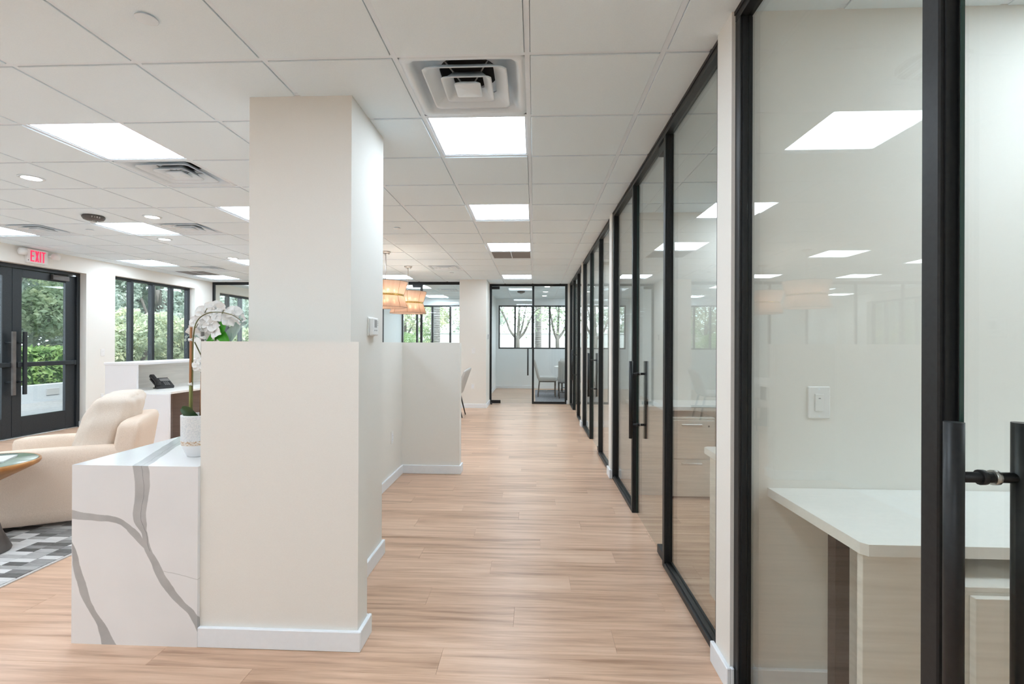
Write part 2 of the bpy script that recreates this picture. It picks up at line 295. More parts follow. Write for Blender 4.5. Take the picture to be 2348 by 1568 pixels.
# ------------------------------------------------------------------ mesh helpers
class MB:
    def __init__(s): s.v = []; s.f = []; s.sm = []
    def add(s, vs_, fs, smooth=False):
        o = len(s.v); s.v += [tuple(x) for x in vs_]
        for f in fs: s.f.append(tuple(i + o for i in f)); s.sm.append(smooth)
        return s
    def box(s, x0, x1, y0, y1, z0, z1, ch=0.0):
        x0, x1 = min(x0, x1), max(x0, x1); y0, y1 = min(y0, y1), max(y0, y1); z0, z1 = min(z0, z1), max(z0, z1)
        if ch <= 0:
            V = [(x, y, z) for z in (z0, z1) for y in (y0, y1) for x in (x0, x1)]
            return s.add(V, [(0, 2, 3, 1), (4, 5, 7, 6), (0, 1, 5, 4), (2, 6, 7, 3), (0, 4, 6, 2), (1, 3, 7, 5)])
        V = []; idx = {}
        for a in (0, 1):
            for b in (0, 1):
                for c in (0, 1):
                    X, Y, Z = (x0, x1)[a], (y0, y1)[b], (z0, z1)[c]
                    ix, iy, iz = (ch if a == 0 else -ch), (ch if b == 0 else -ch), (ch if c == 0 else -ch)
                    for ax, p in ((0, (X, Y + iy, Z + iz)), (1, (X + ix, Y, Z + iz)), (2, (X + ix, Y + iy, Z))):
                        idx[a, b, c, ax] = len(V); V.append(p)
        I = lambda a, b, c, ax: idx[a, b, c, ax]
        F = []
        for q in (0, 1):
            F.append((I(q,0,0,0), I(q,1,0,0), I(q,1,1,0), I(q,0,1,0)))
            F.append((I(0,q,0,1), I(1,q,0,1), I(1,q,1,1), I(0,q,1,1)))
            F.append((I(0,0,q,2), I(1,0,q,2), I(1,1,q,2), I(0,1,q,2)))
        for a in (0, 1):
            for b in (0, 1):
                F.append((I(a,b,0,0), I(a,b,1,0), I(a,b,1,1), I(a,b,0,1)))
                F.append((I(a,0,b,0), I(a,1,b,0), I(a,1,b,2), I(a,0,b,2)))
                F.append((I(0,a,b,1), I(1,a,b,1), I(1,a,b,2), I(0,a,b,2)))
        for a in (0, 1):
            for b in (0, 1):
                for c in (0, 1): F.append((I(a,b,c,0), I(a,b,c,1), I(a,b,c,2)))
        return s.add(V, F)
    def tube(s, path, rad, n=10, caps=True, smooth=True):
        path = [Vector(p) for p in path]
        if not isinstance(rad, (list, tuple)): rad = [rad] * len(path)
        V = []; F = []; prev = None
        for i, p in enumerate(path):
            t = (path[min(i + 1, len(path) - 1)] - path[max(i - 1, 0)]).normalized()
            if prev is None:
                a = Vector((0, 0, 1)) if abs(t.z) < 0.9 else Vector((1, 0, 0))
                u = t.cross(a).normalized()
            else: u = (prev - t * prev.dot(t)).normalized()
            prev = u; v = t.cross(u)
            for k in range(n):
                q = 2 * PI * k / n
                V.append(p + (u * math.cos(q) + v * math.sin(q)) * rad[i])
        for i in range(len(path) - 1):
            for k in range(n):
                F.append((i * n + k, i * n + (k + 1) % n, (i + 1) * n + (k + 1) % n, (i + 1) * n + k))
        s.add(V, F, smooth)
        if caps: s.f.append(tuple(len(s.v) - len(V) + k for k in range(n))[::-1]); s.sm.append(False); s.f.append(tuple(len(s.v) - n + k for k in range(n))); s.sm.append(False)
        return s
    def lathe(s, prof, n=24, c=(0, 0, 0), smooth=True, closed=False):
        V = []; F = []
        for r, z in prof:
            for k in range(n):
                q = 2 * PI * k / n; V.append((c[0] + r * math.cos(q), c[1] + r * math.sin(q), c[2] + z))
        m = len(prof)
        for i in range(m - 1 + (1 if closed else 0)):
            j = (i + 1) % m
            for k in range(n): F.append((i * n + k, i * n + (k + 1) % n, j * n + (k + 1) % n, j * n + k))
        s.add(V, F, smooth)
        o = len(s.v) - len(V)
        if not closed:
            if prof[0][0] > 1e-6: s.f.append(tuple(o + k for k in range(n))[::-1]); s.sm.append(False)
            if prof[-1][0] > 1e-6: s.f.append(tuple(o + (m - 1) * n + k for k in range(n))); s.sm.append(False)
        return s
    def prism(s, poly, vec):
        n = len(poly); P = [Vector(p) for p in poly]; vec = Vector(vec)
        V = P + [p + vec for p in P]
        F = [tuple(range(n))[::-1], tuple(range(n, 2 * n))] + [(i, (i + 1) % n, n + (i + 1) % n, n + i) for i in range(n)]
        return s.add(V, F)
    def rbox(s, hx, hy, hz, r, c=(0, 0, 0), n=6, puff=(0, 0, 0), noise=0.0, seed=1, xf=None):
        """rounded soft box: grid cube mapped to rounded box, bulged on each axis"""
        bm = bmesh.new(); bmesh.ops.create_cube(bm, size=2.0)
        bmesh.ops.subdivide_edges(bm, edges=bm.edges[:], cuts=n * 2 - 1, use_grid_fill=True)
        rnd = random.Random(seed); ph = [rnd.uniform(0, 6) for _ in range(6)]
        V = []
        for v in bm.verts:
            p = v.co
            q = Vector((math.copysign(abs(p.x) ** 0.8, p.x) * hx, math.copysign(abs(p.y) ** 0.8, p.y) * hy, math.copysign(abs(p.z) ** 0.8, p.z) * hz))
            inn = Vector((max(-hx + r, min(hx - r, q.x)), max(-hy + r, min(hy - r, q.y)), max(-hz + r, min(hz - r, q.z))))
            d = q - inn
            if d.length > 1e-9: q = inn + d.normalized() * r
            wx, wy, wz = [max(0, 1 - a * a) for a in p]
            q.x += puff[0] * p.x * wy * wz; q.y += puff[1] * p.y * wx * wz; q.z += puff[2] * p.z * wx * wy
            if noise:
                k = noise * (math.sin(23 * q.y + 9 * q.z + ph[0]) * math.sin(17 * q.z + 7 * q.x + ph[1]) + 0.6 * math.sin(41 * q.y - 31 * q.z + ph[2]))
                q += Vector((p.x, p.y, p.z)).normalized() * k
            q = q + Vector(c)
            if xf: q = xf(q)
            V.append(tuple(q))
        bm.verts.index_update()
        F = [tuple(v.index for v in f.verts) for f in bm.faces]; bm.free()
        return s.add(V, F, True)
    def mesh(s, name, mat, recalc=True):
        me = D.meshes.new(name); me.from_pydata(s.v, [], s.f)
        me.polygons.foreach_set('use_smooth', s.sm)
        if recalc and len(s.f) < 30000:
            bm = bmesh.new(); bm.from_mesh(me); bmesh.ops.recalc_face_normals(bm, faces=bm.faces[:]); bm.to_mesh(me); bm.free()
        me.update(); me.materials.append(M[mat] if isinstance(mat, str) else mat)
        return me
    def build(s, name, mat, parent=None, loc=None, rot=None, recalc=True):
        return inst(s.mesh(name, mat, recalc), name, parent, loc, rot)

def inst(me, name, parent=None, loc=None, rot=None):
    o = D.objects.new(name, me); COL.objects.link(o)
    if parent: o.parent = parent
    if loc: o.location = loc
    if rot: o.rotation_euler = rot
    return o
def tag(o, label, cat, group=None, kind=None):
    o['label'] = label; o['category'] = cat
    if group: o['group'] = group
    if kind: o['kind'] = kind
    return o
def empty(name, loc=(0, 0, 0), rz=0.0):
    o = D.objects.new(name, None); COL.objects.link(o); o.location = loc; o.rotation_euler = (0, 0, rz)
    o.empty_display_size = 0.1
    return o
def thing(name, label, cat, loc=(0, 0, 0), rz=0.0, group=None, kind=None):
    return tag(empty(name, loc, rz), label, cat, group, kind)
def copy_tree(o, parent=None):
    c = o.copy(); COL.objects.link(c); c.parent = parent
    for ch in list(o.children): copy_tree(ch, c)
    return c
def struct(name, mb, mat, label, cat, parent=None):
    o = mb.build(name, mat, parent)
    if parent is None: tag(o, label, cat, kind='structure')
    return o
def B(*a, **k): return MB().box(*a, **k)

# ------------------------------------------------------------------ floor
XW, XG = -7.05, -7.20            # room face and glazing line of the window wall
YB, YF, XO = -4.0, 14.70, 4.20   # back wall, far wall, office back wall
PX0, PX1 = -3.0, 2.4
PY0, PY1 = ROW_Y - 3 * ROW_W, ROW_Y + 17 * ROW_W
fl = MB().box(XW - 0.2, XO + 0.1, YB - 0.1, PY0, -0.12, 0).box(XW - 0.2, XO + 0.1, PY1, YF + 0.1, -0.12, 0)
fl.box(XW - 0.2, PX0, PY0, PY1, -0.12, 0).box(PX1, XO + 0.1, PY0, PY1, -0.12, 0).box(PX0, PX1, PY0, PY1, -0.12, -0.005)
floor = struct('floor', fl, 'floor', 'warm brown wood plank floor running through corridor and offices', 'floor')
_pm = {}
for row in range(-3, 17):
    off = ((row + 100) * 0.377 % 1.0) * PL_L
    k = math.floor((PX0 + off) / PL_L)
    while k * PL_L - off < PX1:
        a, b = max(PX0, k * PL_L - off), min(PX1, (k + 1) * PL_L - off); k += 1
        ln = round(b - a, 4)
        if ln < 0.01: continue
        if ln not in _pm: _pm[ln] = B(-ln / 2 + 0.0003, ln / 2 - 0.0003, -ROW_W / 2 + 0.0003, ROW_W / 2 - 0.0003, -0.005, 0, ch=0.0007).mesh('plank', 'floor')
        inst(_pm[ln], 'plank', floor, ((a + b) / 2, ROW_Y + (row + 0.5) * ROW_W, 0))

# ------------------------------------------------------------------ ceiling
T, GX, GY = 0.6096, -0.0363, 1.6364
gx = lambda i: GX + T * i
gy = lambda j: GY + T * j
ceiling = struct('ceiling', B(XW - 0.2, XO + 0.1, YB - 0.1, YF + 0.1, CEIL + 0.34, CEIL + 0.5), 'tile', 'suspended white tile ceiling with metal grid', 'ceiling')
LIGHTS = {(-1, 2): 'square ceiling light panel beside the nearest air diffuser over the corridor',
          (-1, 5): 'second square light panel along the corridor ceiling',
          (-1, 8): 'square light panel touching the grey return grille over the corridor',
          (-1, 13): 'last square corridor light panel before the glass end door',
          (-5, 2): 'large square light panel over the lounge next to an air diffuser',
          (-5, 5): 'square light panel partly hidden by the tall column edge',
          (-8, 6): 'square light panel next to the fire strobe on the ceiling',
          (-11, 6): 'square light panel cut by the left picture edge near exit sign',
          (-11, 10): 'square light panel near the window wall above the window group',
          (-8, 10): 'narrow sliver of light panel beside the tall column above reception',
          (-11, 13): 'square light panel beside the grey grille near the left glass room',
          (-5, 13): 'square light panel behind the pendant lamps',
          (-5, 16): 'square light panel just inside the glass meeting room with trunk view',
          (-5, 20): 'square light panel at the back of the meeting room near windows'}
HID = 'square ceiling light panel added out of view to brighten the rooms'  # extra unseen panels, put in as fill for the offices, far rooms and foreground
for c in [(-1, -1), (-1, -5), (-3, -8), (-6, -7), (-9, -7), (-5, -1), (-5, -4), (-8, -4), (-8, 2), (-11, 2), (-8, -1), (-5, 9), (-8, 13),
          (3, -1), (3, 4), (2, 7), (2, 9), (2, 12), (2, 14), (4, 8), (4, 13), (5, -1), (2, 16), (2, 18), (2, 20), (-9, 17), (-9, 20), (-11, 19)]:
    LIGHTS[c] = HID
DIFF = {(-1, 1): 'large stepped square air diffuser above the corridor, nearest the camera', (-5, 3): 'stepped air diffuser touching the large lounge light panel',
        (-7, 6): 'stepped air diffuser beside the light panel with fire strobe', (-10, 6): 'stepped air diffuser next to the cut-off light panel by exit sign',
        (-10, 11): 'small far air diffuser above the window wall', (-3, 11): 'air diffuser above the pendant lamps near the white pillar',
        (-4, 17): 'air diffuser inside the glass meeting room'}
GRILLE = {(-1, 9): 'grey return grille in corridor ceiling with central bar', (-11, 12): 'grey return grille by the window wall ceiling'}
used = set(LIGHTS) | set(DIFF) | set(GRILLE)
tile_me = B(-0.2905, 0.2905, -0.2905, 0.2905, -0.006, 0.016, ch=0.0015).mesh('tile', 'tile')
cut_me = {}
rest = MB(); n_t = 0
for i in range(-12, 7):
    for j in range(-10, 22):
        if (i, j) in used: continue
        x, y = gx(i) + T / 2, gy(j) + T / 2
        vis = (-12 <= i <= 1 and 0 <= j <= 15 and not (i < -6 and j < 2)) or (i in (1, 2, 3) and j == 0) or (-4 <= i <= 1 and 15 < j <= 20) or (i in (1, 2) and 3 <= j <= 5)
        if x + T / 2 < XW: vis = False
        if vis and n_t < 298:
            inst(tile_me, 'ceiling_tile', ceiling, (x, y, CEIL)); n_t += 1
        else: rest.box(x - 0.2905, x + 0.2905, y - 0.2905, y + 0.2905, CEIL - 0.006, CEIL + 0.016)
ro = rest.build('tile_field', 'tile', ceiling); ro['kind'] = 'stuff'
for i in range(-12, 8):
    x = gx(i)
    if XW - 0.1 < x < XO: B(x - 0.012, x + 0.012, YB, YF, CEIL, CEIL + 0.003).box(x - 0.001, x + 0.001, YB, YF, CEIL + 0.003, CEIL + 0.035).build('grid_tee', 'tee', ceiling)
for j in range(-9, 22):
    y = gy(j)
    if y < YF: B(XW, XO, y - 0.012, y + 0.012, CEIL + 0.0004, CEIL + 0.0034).build('grid_tee', 'tee', ceiling)

# light panels
fr = MB()
for a, b, c, d in ((-0.297, -0.28, -0.297, 0.297), (0.28, 0.297, -0.297, 0.297), (-0.28, 0.28, -0.297, -0.28), (-0.28, 0.28, 0.28, 0.297)):
    fr.box(a, b, c, d, 0.0035, 0.05)
fr.box(-0.297, 0.297, -0.297, 0.297, 0.05, 0.055)
fr_me = fr.mesh('frame', 'tee'); em_me = B(-0.28, 0.28, -0.28, 0.28, 0.006, 0.03).mesh('diffuser', 'emit')
for (i, j), lab in LIGHTS.items():
    t = thing('ceiling_light', lab, 'ceiling light', (gx(i) + T / 2, gy(j) + T / 2, CEIL), group='square ceiling light panels')
    inst(fr_me, 'frame', t); inst(em_me, 'diffuser', t)

# stepped air diffusers
def sqring(mb, prof, n=20, corner=0.12):
    """sweep a (half size, z) profile round a rounded square"""
    V = []; F = []
    K = 64
    for hs, z, *ex in prof:
        for k in range(K):
            q = 2 * PI * (k + 0.5) / K; c, s_ = math.cos(q), math.sin(q)
            e = ex[0] if ex else (0.10 if hs < 0.26 else 0.004)
            rr = hs / ((abs(c) ** (2 / e) + abs(s_) ** (2 / e)) ** (e / 2))
            V.append((rr * c, rr * s_, z))
    m = len(prof)
    for a in range(m - 1):
        for k in range(K): F.append((a * K + k, a * K + (k + 1) % K, (a + 1) * K + (k + 1) % K, (a + 1) * K + k))
    mb.add(V, F, True)
    return mb
pan = sqring(MB(), [(0.297, 0.018), (0.297, 0.0005), (0.268, 0.0005), (0.255, 0.006), (0.245, 0.03), (0.225, 0.06), (0.19, 0.082, 0.3), (0.148, 0.088, 1.0)])
pan_me = pan.mesh('face_panel', 'vent')
rings = []
for hs, inn, lift in ((0.205, 0.135, -0.002), (0.125, 0.075, -0.006)):
    r_ = sqring(MB(), [(inn, lift + 0.050), (hs - 0.02, lift + 0.012), (hs - 0.008, lift + 0.004), (hs, lift), (hs, lift + 0.006), (hs - 0.008, lift + 0.012), (hs - 0.02, lift + 0.02), (inn, lift + 0.056), (inn, lift + 0.050)])
    rings.append(r_.mesh('vane', 'vent'))
pl = sqring(MB(), [(0.001, -0.012), (0.058, -0.012), (0.066, -0.008), (0.066, 0.0), (0.04, 0.02), (0.001, 0.022)])
pl_me = pl.mesh('centre_plate', 'vent')
duct_me = MB().lathe([(0.001, 0.20), (0.145, 0.20), (0.145, 0.082), (0.150, 0.082), (0.150, 0.21), (0.001, 0.21)], 28).mesh('duct', 'dark')
strut_me = MB().tube([(0.05, 0, 0.02), (0.15, 0, 0.085)], 0.004, 6).mesh('bracket', 'grey')
for (i, j), lab in DIFF.items():
    t = thing('air_diffuser', lab, 'air vent', (gx(i) + T / 2, gy(j) + T / 2, CEIL), group='stepped ceiling air diffusers')
    inst(pan_me, 'face_panel', t); inst(duct_me, 'duct', t)
    for a in range(4): inst(strut_me, 'bracket', t, None, (0, 0, PI / 4 + a * PI / 2))
    for r_ in rings: inst(r_, 'vane', t)
    inst(pl_me, 'centre_plate', t)
gf = MB().box(-0.297, -0.28, -0.297, 0.297, 0.001, 0.03).box(0.28, 0.297, -0.297, 0.297, 0.001, 0.03).box(-0.28, 0.28, -0.297, -0.27, 0.001, 0.03).box(-0.28, 0.28, 0.27, 0.297, 0.001, 0.03)
gf_me = gf.mesh('frame', 'vent'); gb_me = B(-0.006, 0.006, -0.27, 0.27, 0.0, 0.02).mesh('centre_bar', 'vent')
gs_me = B(-0.28, 0.28, -0.002, 0.002, 0.004, 0.018).mesh('slat', 'grey'); gk_me = B(-0.28, 0.28, -0.27, 0.27, 0.05, 0.055).mesh('backing', 'dark')
for (i, j), lab in GRILLE.items():
    t = thing('return_grille', lab, 'vent', (gx(i) + T / 2, gy(j) + T / 2, CEIL))
    inst(gf_me, 'frame', t); inst(gb_me, 'centre_bar', t); inst(gk_me, 'backing', t)
    for k in range(26): inst(gs_me, 'slat', t, (0, -0.26 + k * 0.0208, 0), (0.6, 0, 0))

# downlights, sprinkler covers, fire strobes
dr_me = MB().lathe([(0.062, 0.004), (0.062, -0.002), (0.066, -0.004), (0.084, -0.002), (0.086, 0.0034)], 28).mesh('trim_ring', 'vent')
dl_me = MB().lathe([(0.001, -0.001), (0.062, -0.001), (0.062, 0.0034), (0.001, 0.0034)], 28).mesh('lens', 'down')
for x, y, lab in ((-4.01, 3.79, 'round recessed downlight nearest the left picture edge'), (-3.99, 5.02, 'round recessed downlight between the fire strobe and column'),
                  (-4.70, 6.12, 'round recessed downlight behind the strobe light panel'), (-4.70, 7.55, 'small round downlight next to the sliver light panel'),
                  (0.30, 11.5, 'first round downlight inside the end room behind glass'), (0.285, 12.65, 'middle round downlight inside the end room behind glass'), (0.28, 13.75, 'farthest round downlight inside the end room behind glass')):
    t = thing('downlight', lab, 'downlight', (x, y, CEIL - 0.0095), group='recessed downlights')
    inst(dr_me, 'trim_ring', t); inst(dl_me, 'lens', t)
sp_me = MB().lathe([(0.001, -0.0065), (0.038, -0.0065), (0.041, -0.005), (0.041, -0.003), (0.034, -0.002), (0.034, 0.004), (0.001, 0.004)], 28).mesh('sprinkler_cover', 'vent')
for i, j, lab in ((-2.5, 0.48, 'round white sprinkler cover at the top edge of the picture'), (-2.5, 6.48, 'small round sprinkler cover right of the tall column'),
                  (-8.46, 6.48, 'round sprinkler cover under the fire strobe'), (-2.46, 12.4, 'tiny round sprinkler cover beyond the pendant lamps')):
    tag(inst(sp_me, 'sprinkler_cover', None, (gx(i), gy(j), CEIL - 0.0095)), lab, 'sprinkler', 'sprinkler cover plates')
def strobe(x, y, lab, text=True):
    t = thing('fire_strobe', lab, 'alarm', (x, y, CEIL - 0.0095))
    MB().lathe([(0.001, -0.045), (0.06, -0.045), (0.085, -0.036), (0.098, -0.016), (0.098, -0.006), (0.09, 0.0036), (0.001, 0.0036)], 32).build('housing', 'pewter', t)
    MB().lathe([(0.001, -0.075), (0.02, -0.072), (0.034, -0.06), (0.036, -0.0451), (0.001, -0.0451)], 20).build('lens', 'clear', t)
    MB().lathe([(0.001, -0.062), (0.012, -0.06), (0.014, -0.046), (0.001, -0.046)], 12).build('flash_tube', 'plastic', t)
    if text:
        for k, ch in enumerate('FIRE'):
            a = math.atan2(-y, -x) + (k - 1.5) * 0.21 + 0.2
            cu = D.curves.new('letter', 'FONT'); cu.body = ch; cu.size = 0.024; cu.extrude = 0.0006; cu.align_x = 'CENTER'
            cu.materials.append(M['plastic'])
            tmp = D.objects.new('letter', cu); COL.objects.link(tmp)
            me = D.meshes.new_from_object(tmp.evaluated_get(bpy.context.evaluated_depsgraph_get())); D.objects.remove(tmp)
            if not me.materials: me.materials.append(M['plastic'])
            o = inst(me, 'letter', t, (0.0985 * math.cos(a), 0.0985 * math.sin(a), -0.031), (PI / 2 + 0.25, 0, a + PI / 2))
    return t
strobe(-4.58, 4.97, 'dark round fire strobe with clear lens on the lounge ceiling')
strobe(-0.33, 12.5, 'dark round alarm on the end room ceiling behind the glass door', False)

# ------------------------------------------------------------------ walls
BH, BT = 0.088, 0.018
def wall(name, lab, *boxes, mat='wall'):
    mb = MB()
    for b in boxes: mb.box(*b)
    return struct(name, mb, mat, lab, 'wall')
def base(name, lab, *boxes):
    """baseboard runs given as plan rectangles"""
    mb = MB()
    for x0, x1, y0, y1 in boxes: mb.box(x0, x1, y0, y1, 0, BH, ch=0.003)
    return struct(name, mb, 'trim', lab, 'baseboard')
ZT = CEIL
DY0, DY1, DZ = 5.50, 7.53, 2.41
W1a, W1b, W2a, W2b, WZ0, WZ1 = 8.07, 10.04, 10.86, 13.4, 0.80, 2.455
Z5 = CEIL + 0.34
wall('wall_left', 'off-white window wall with door and window openings',
     (XW - 0.2, XW, YB, DY0, 0, Z5), (XW - 0.2, XW, DY0, DY1, DZ, Z5), (XW - 0.2, XW, DY1, W1a, 0, Z5), (XW - 0.2, XW, W1a, W1b, 0, WZ0),
     (XW - 0.2, XW, W1a, W1b, WZ1, Z5), (XW - 0.2, XW, W1b, W2a, 0, Z5), (XW - 0.2, XW, W2a, W2b, 0, WZ0), (XW - 0.2, XW, W2a, W2b, WZ1, Z5), (XW - 0.2, XW, W2b, YF + 0.1, 0, Z5))
C0, C1, E0, E1, FZ0, FZ1 = -3.96, -1.55, -1.055, 1.95, 1.168, 2.454
wall('wall_far', 'pale far wall with window bands behind the glass rooms',
     (XW, C0, YF, YF + 0.2, 0, Z5), (C0, C1, YF, YF + 0.2, 0, FZ0), (C0, C1, YF, YF + 0.2, FZ1, Z5), (C1, E0, YF, YF + 0.2, 0, Z5),
     (E0, E1, YF, YF + 0.2, 0, FZ0), (E0, E1, YF, YF + 0.2, FZ1, Z5), (E1, XO, YF, YF + 0.2, 0, Z5), mat='wallwhite')
wall('wall_back', 'off-white wall behind the camera', (XW, XO, YB - 0.2, YB, 0, Z5))
wall('wall_right', 'off-white rear wall of the offices', (XO, XO + 0.2, YB, YF, 0, Z5))
wall('wall_meeting', 'grey-white partition wall inside the meeting room seen through glass', (-4.08, -3.98, 10.62, YF, 0, ZT), mat='wallwhite')
YE = 11.0
wall('wall_pillar', 'off-white pillar wall left of the glass end door', (-1.54, -0.985, 10.20, YE + 0.06, 0, ZT))
wall('wall_endroom', 'pale partition wall on the far side of the pillar', (-1.25, -1.13, YE + 0.06, YF, 0, ZT), mat='wallwhite')
wall('wall_column', 'tall square off-white column with thermostat', (-1.517, -0.965, 2.58, 3.13, 0, ZT))
wall('wall_half', 'nearest off-white half-height wall beside the marble counter', (-1.479, -0.767, 2.148, 2.27, 0, 1.35))
wall('wall_half', 'half-height wall running from the column to the cubicle corner', (-1.48, -1.36, 3.13, 5.08, 0, 1.348))
wall('wall_half', 'half-height wall facing the camera at the far cubicle end', (-1.48, -0.762, 5.08, 5.20, 0, 1.347))
wall('wall_spine', 'low wall joining the near half wall to the column', (-1.479, -1.36, 2.27, 2.58, 0, 1.35))
PIERS = [(1.985, 2.135), (5.005, 5.155), (8.045, 8.195)]
plab = ['nearest white pier and partition between the first two offices', 'second white pier and partition along the glass offices', 'third white pier and partition along the glass offices']
for (a, b), lab in zip(PIERS, plab): wall('wall_partition', lab, (0.770, XO, a, b, 0, ZT))
wall('wall_partition', 'white partition behind the camera between offices', (0.770, XO, -1.06, -0.91, 0, ZT))
wall('wall_partition', 'white pier at the far end of the glass offices', (0.735, XO, 10.985, 11.13, 0, ZT))
wall('wall_partition', 'white corridor wall behind the camera', (0.770, 0.90, YB, -1.06, 0, ZT))

base('baseboard_left', 'white baseboard along the window wall', (XW, XW + BT, YB, DY0), (XW, XW + BT, DY1, 10.55), (XG + 0.05, XW + BT, DY1 - BT, DY1))
base('baseboard_column', 'white baseboard round the tall column', (-0.965, -0.965 + BT, 2.58 - BT, 3.13 + BT), (-1.0, -0.965, 2.58 - BT, 2.58), (-1.36, -0.965, 3.13, 3.13 + BT))
base('baseboard_half', 'white baseboard round the nearest half wall', (-1.479, -0.767 + BT, 2.148 - BT, 2.148), (-0.767, -0.767 + BT, 2.148, 2.27 + BT), (-1.36, -0.767, 2.27, 2.27 + BT))
base('baseboard_cubicle', 'white baseboard round the far cubicle half wall', (-1.36, -1.36 + BT, 3.13 + BT, 5.08 - BT), (-1.36, -0.762 + BT, 5.08 - BT, 5.08), (-0.762, -0.762 + BT, 5.08, 5.20 + BT))
base('baseboard_pillar', 'white baseboard round the pillar by the end door', (-1.54, -0.985 + BT, 10.20 - BT, 10.20), (-0.985, -0.985 + BT, 10.20, YE - 0.03))
base('baseboard_endroom', 'white baseboard inside the glass end room', (-1.13, -1.13 + BT, YE + 0.1, YF - BT), (-1.13, E1, YF - BT, YF))
mbs = []
for k, (a, b) in enumerate(PIERS): mbs += [(0.770 - BT, 0.7695, a - BT, b + BT), (0.7695, 0.782, a - BT, a), (0.84, 3.0, a - BT, a), (0.84, 3.0, b, b + BT)]
mbs += [(0.735 - BT, 0.7345, 10.985 - BT, 10.985)]
base('baseboard_office', 'white baseboard round the office piers', *mbs)

# ceiling wall-angle trims
def angle(name, lab, x0, x1, y0, y1):
    mb = MB(); wd = 0.024; z0, z1 = CEIL - 0.0015, CEIL + 0.0004
    mb.box(x0 - wd, x1 + wd, y0 - wd, y0, z0, z1).box(x0 - wd, x1 + wd, y1, y1 + wd, z0, z1).box(x0 - wd, x0, y0, y1, z0, z1).box(x1, x1 + wd, y0, y1, z0, z1)
    struct(name, mb, 'tee', lab, 'trim')
angle('trim_1', 'thin metal ceiling trim round the tall column', -1.517, -0.965, 2.58, 3.13)
angle('trim_2', 'thin metal ceiling trim round the far pillar', -1.54, -0.985, 10.20, YE)
for k, (a, b) in enumerate(PIERS):
    mb = B(0.748, 0.770, a - 0.022, b + 0.022, CEIL - 0.0015, CEIL + 0.0004).box(0.770, 3, a - 0.022, a, CEIL - 0.0015, CEIL + 0.0004)
    struct('trim_%d' % (k + 3), mb, 'tee', 'thin metal ceiling trim at the %s office pier' % ('nearest', 'second', 'third')[k], 'trim')
struct('trim_6', B(XW, XW + 0.024, YB, YF, CEIL - 0.0015, CEIL + 0.0004), 'tee', 'thin metal ceiling trim along the window wall', 'trim')

# ------------------------------------------------------------------ glass fronts of the offices
FX0, FX1, GX0, GX1 = 0.783, 0.833, 0.812, 0.822
def pull(parent, x, y, axis='x'):
    """ladder pull: two bars with two stand-offs through the glass"""
    h = empty('handle', (x, y, 0)); h.parent = parent
    for s_ in (-1, 1):
        d = 0.059 * s_; p = (d, 0) if axis == 'x' else (0, d)
        MB().tube([(p[0], p[1], 0.605), (p[0], p[1], 1.209)], 0.0155, 18).build('bar', 'black', h)
    for z in (0.712, 1.110):
        a, b = ((-0.059, 0, z), (0.059, 0, z)) if axis == 'x' else ((0, -0.059, z), (0, 0.059, z))
        MB().tube([a, b], 0.0095, 14).build('standoff', 'black', h)
        for s_ in (-1, 1):
            q0, q1 = 0.006 * s_, 0.016 * s_
            c, e = ((q0, 0, z), (q1, 0, z)) if axis == 'x' else ((0, q0, z), (0, q1, z))
            MB().tube([c, e], 0.0135, 14).build('washer', 'black' if s_ < 0 else 'steel', h)
def patch(parent, b):
    MB().box(*b, ch=0.003).build('patch_fitting', 'black', parent)
onames = ['nearest', 'second', 'third', 'farthest']
OFF = [(1.985, 1.0, 0.02, -0.91), (5.005, 3.995, 3.02, 2.135), (8.045, 7.03, 6.06, 5.155), (10.985, 10.05, 9.08, 8.195)]
FW = 0.045
for k, (yf, ym, yp, yn) in enumerate(OFF):
    t = thing('wall_glass', 'black framed glass front of the %s office' % onames[k], 'glass wall', kind='structure')
    B(FX0, FX1, yn, yf, CEIL - 0.05, CEIL, ch=0.002).box(FX0 - 0.004, FX0, yn, yf, CEIL - 0.022, CEIL).build('head_rail', 'black', t)
    for a, b in ((ym + FW, yf - FW), (yn + FW, yp)):
        B(FX0, FX1, a, b, 0, 0.032, ch=0.003).box(FX0 + 0.012, FX0 + 0.02, a, b, 0.032, 0.040).box(FX1 - 0.008, FX1, a, b, 0.032, 0.040).build('sill_rail', 'black', t)
        B(GX0, GX1, a + 0.0005, b - 0.0005, 0.034, CEIL - 0.052).build('pane', 'glass', t)
    for y in (yf - FW, ym, yp, yn):
        mb = B(FX0, FX1, y, y + FW, 0.0, CEIL - 0.05, ch=0.003)
        mb.box(FX0 + 0.010, FX0 + 0.016, y - 0.004, y, 0.04, CEIL - 0.05).box(FX1 - 0.016, FX1 - 0.008, y - 0.004, y, 0.04, CEIL - 0.05)
        mb.build('post', 'black', t)
    d = thing('door_%d' % (k + 1), 'frameless glass door with black ladder pull of the %s office' % onames[k], 'door', kind='structure')
    ya, yb = yp + FW + 0.008, ym - 0.012
    B(GX0, GX1, ya, yb, 0.012, CEIL - 0.058).build('pane', 'glass', d)
    B(GX0 + 0.0015, GX1 - 0.0015, yb - 0.001, yb + 0.0012, 0.012, CEIL - 0.058).build('glass_edge', 'glassedge', d)
    pull(d, (GX0 + GX1) / 2, yb - 0.055)
    patch(d, (FX0 + 0.012, FX1 - 0.004, ya, ya + 0.165, 0.008, 0.062)); patch(d, (FX0 + 0.012, FX1 - 0.004, ya, ya + 0.165, CEIL - 0.11, CEIL - 0.054))

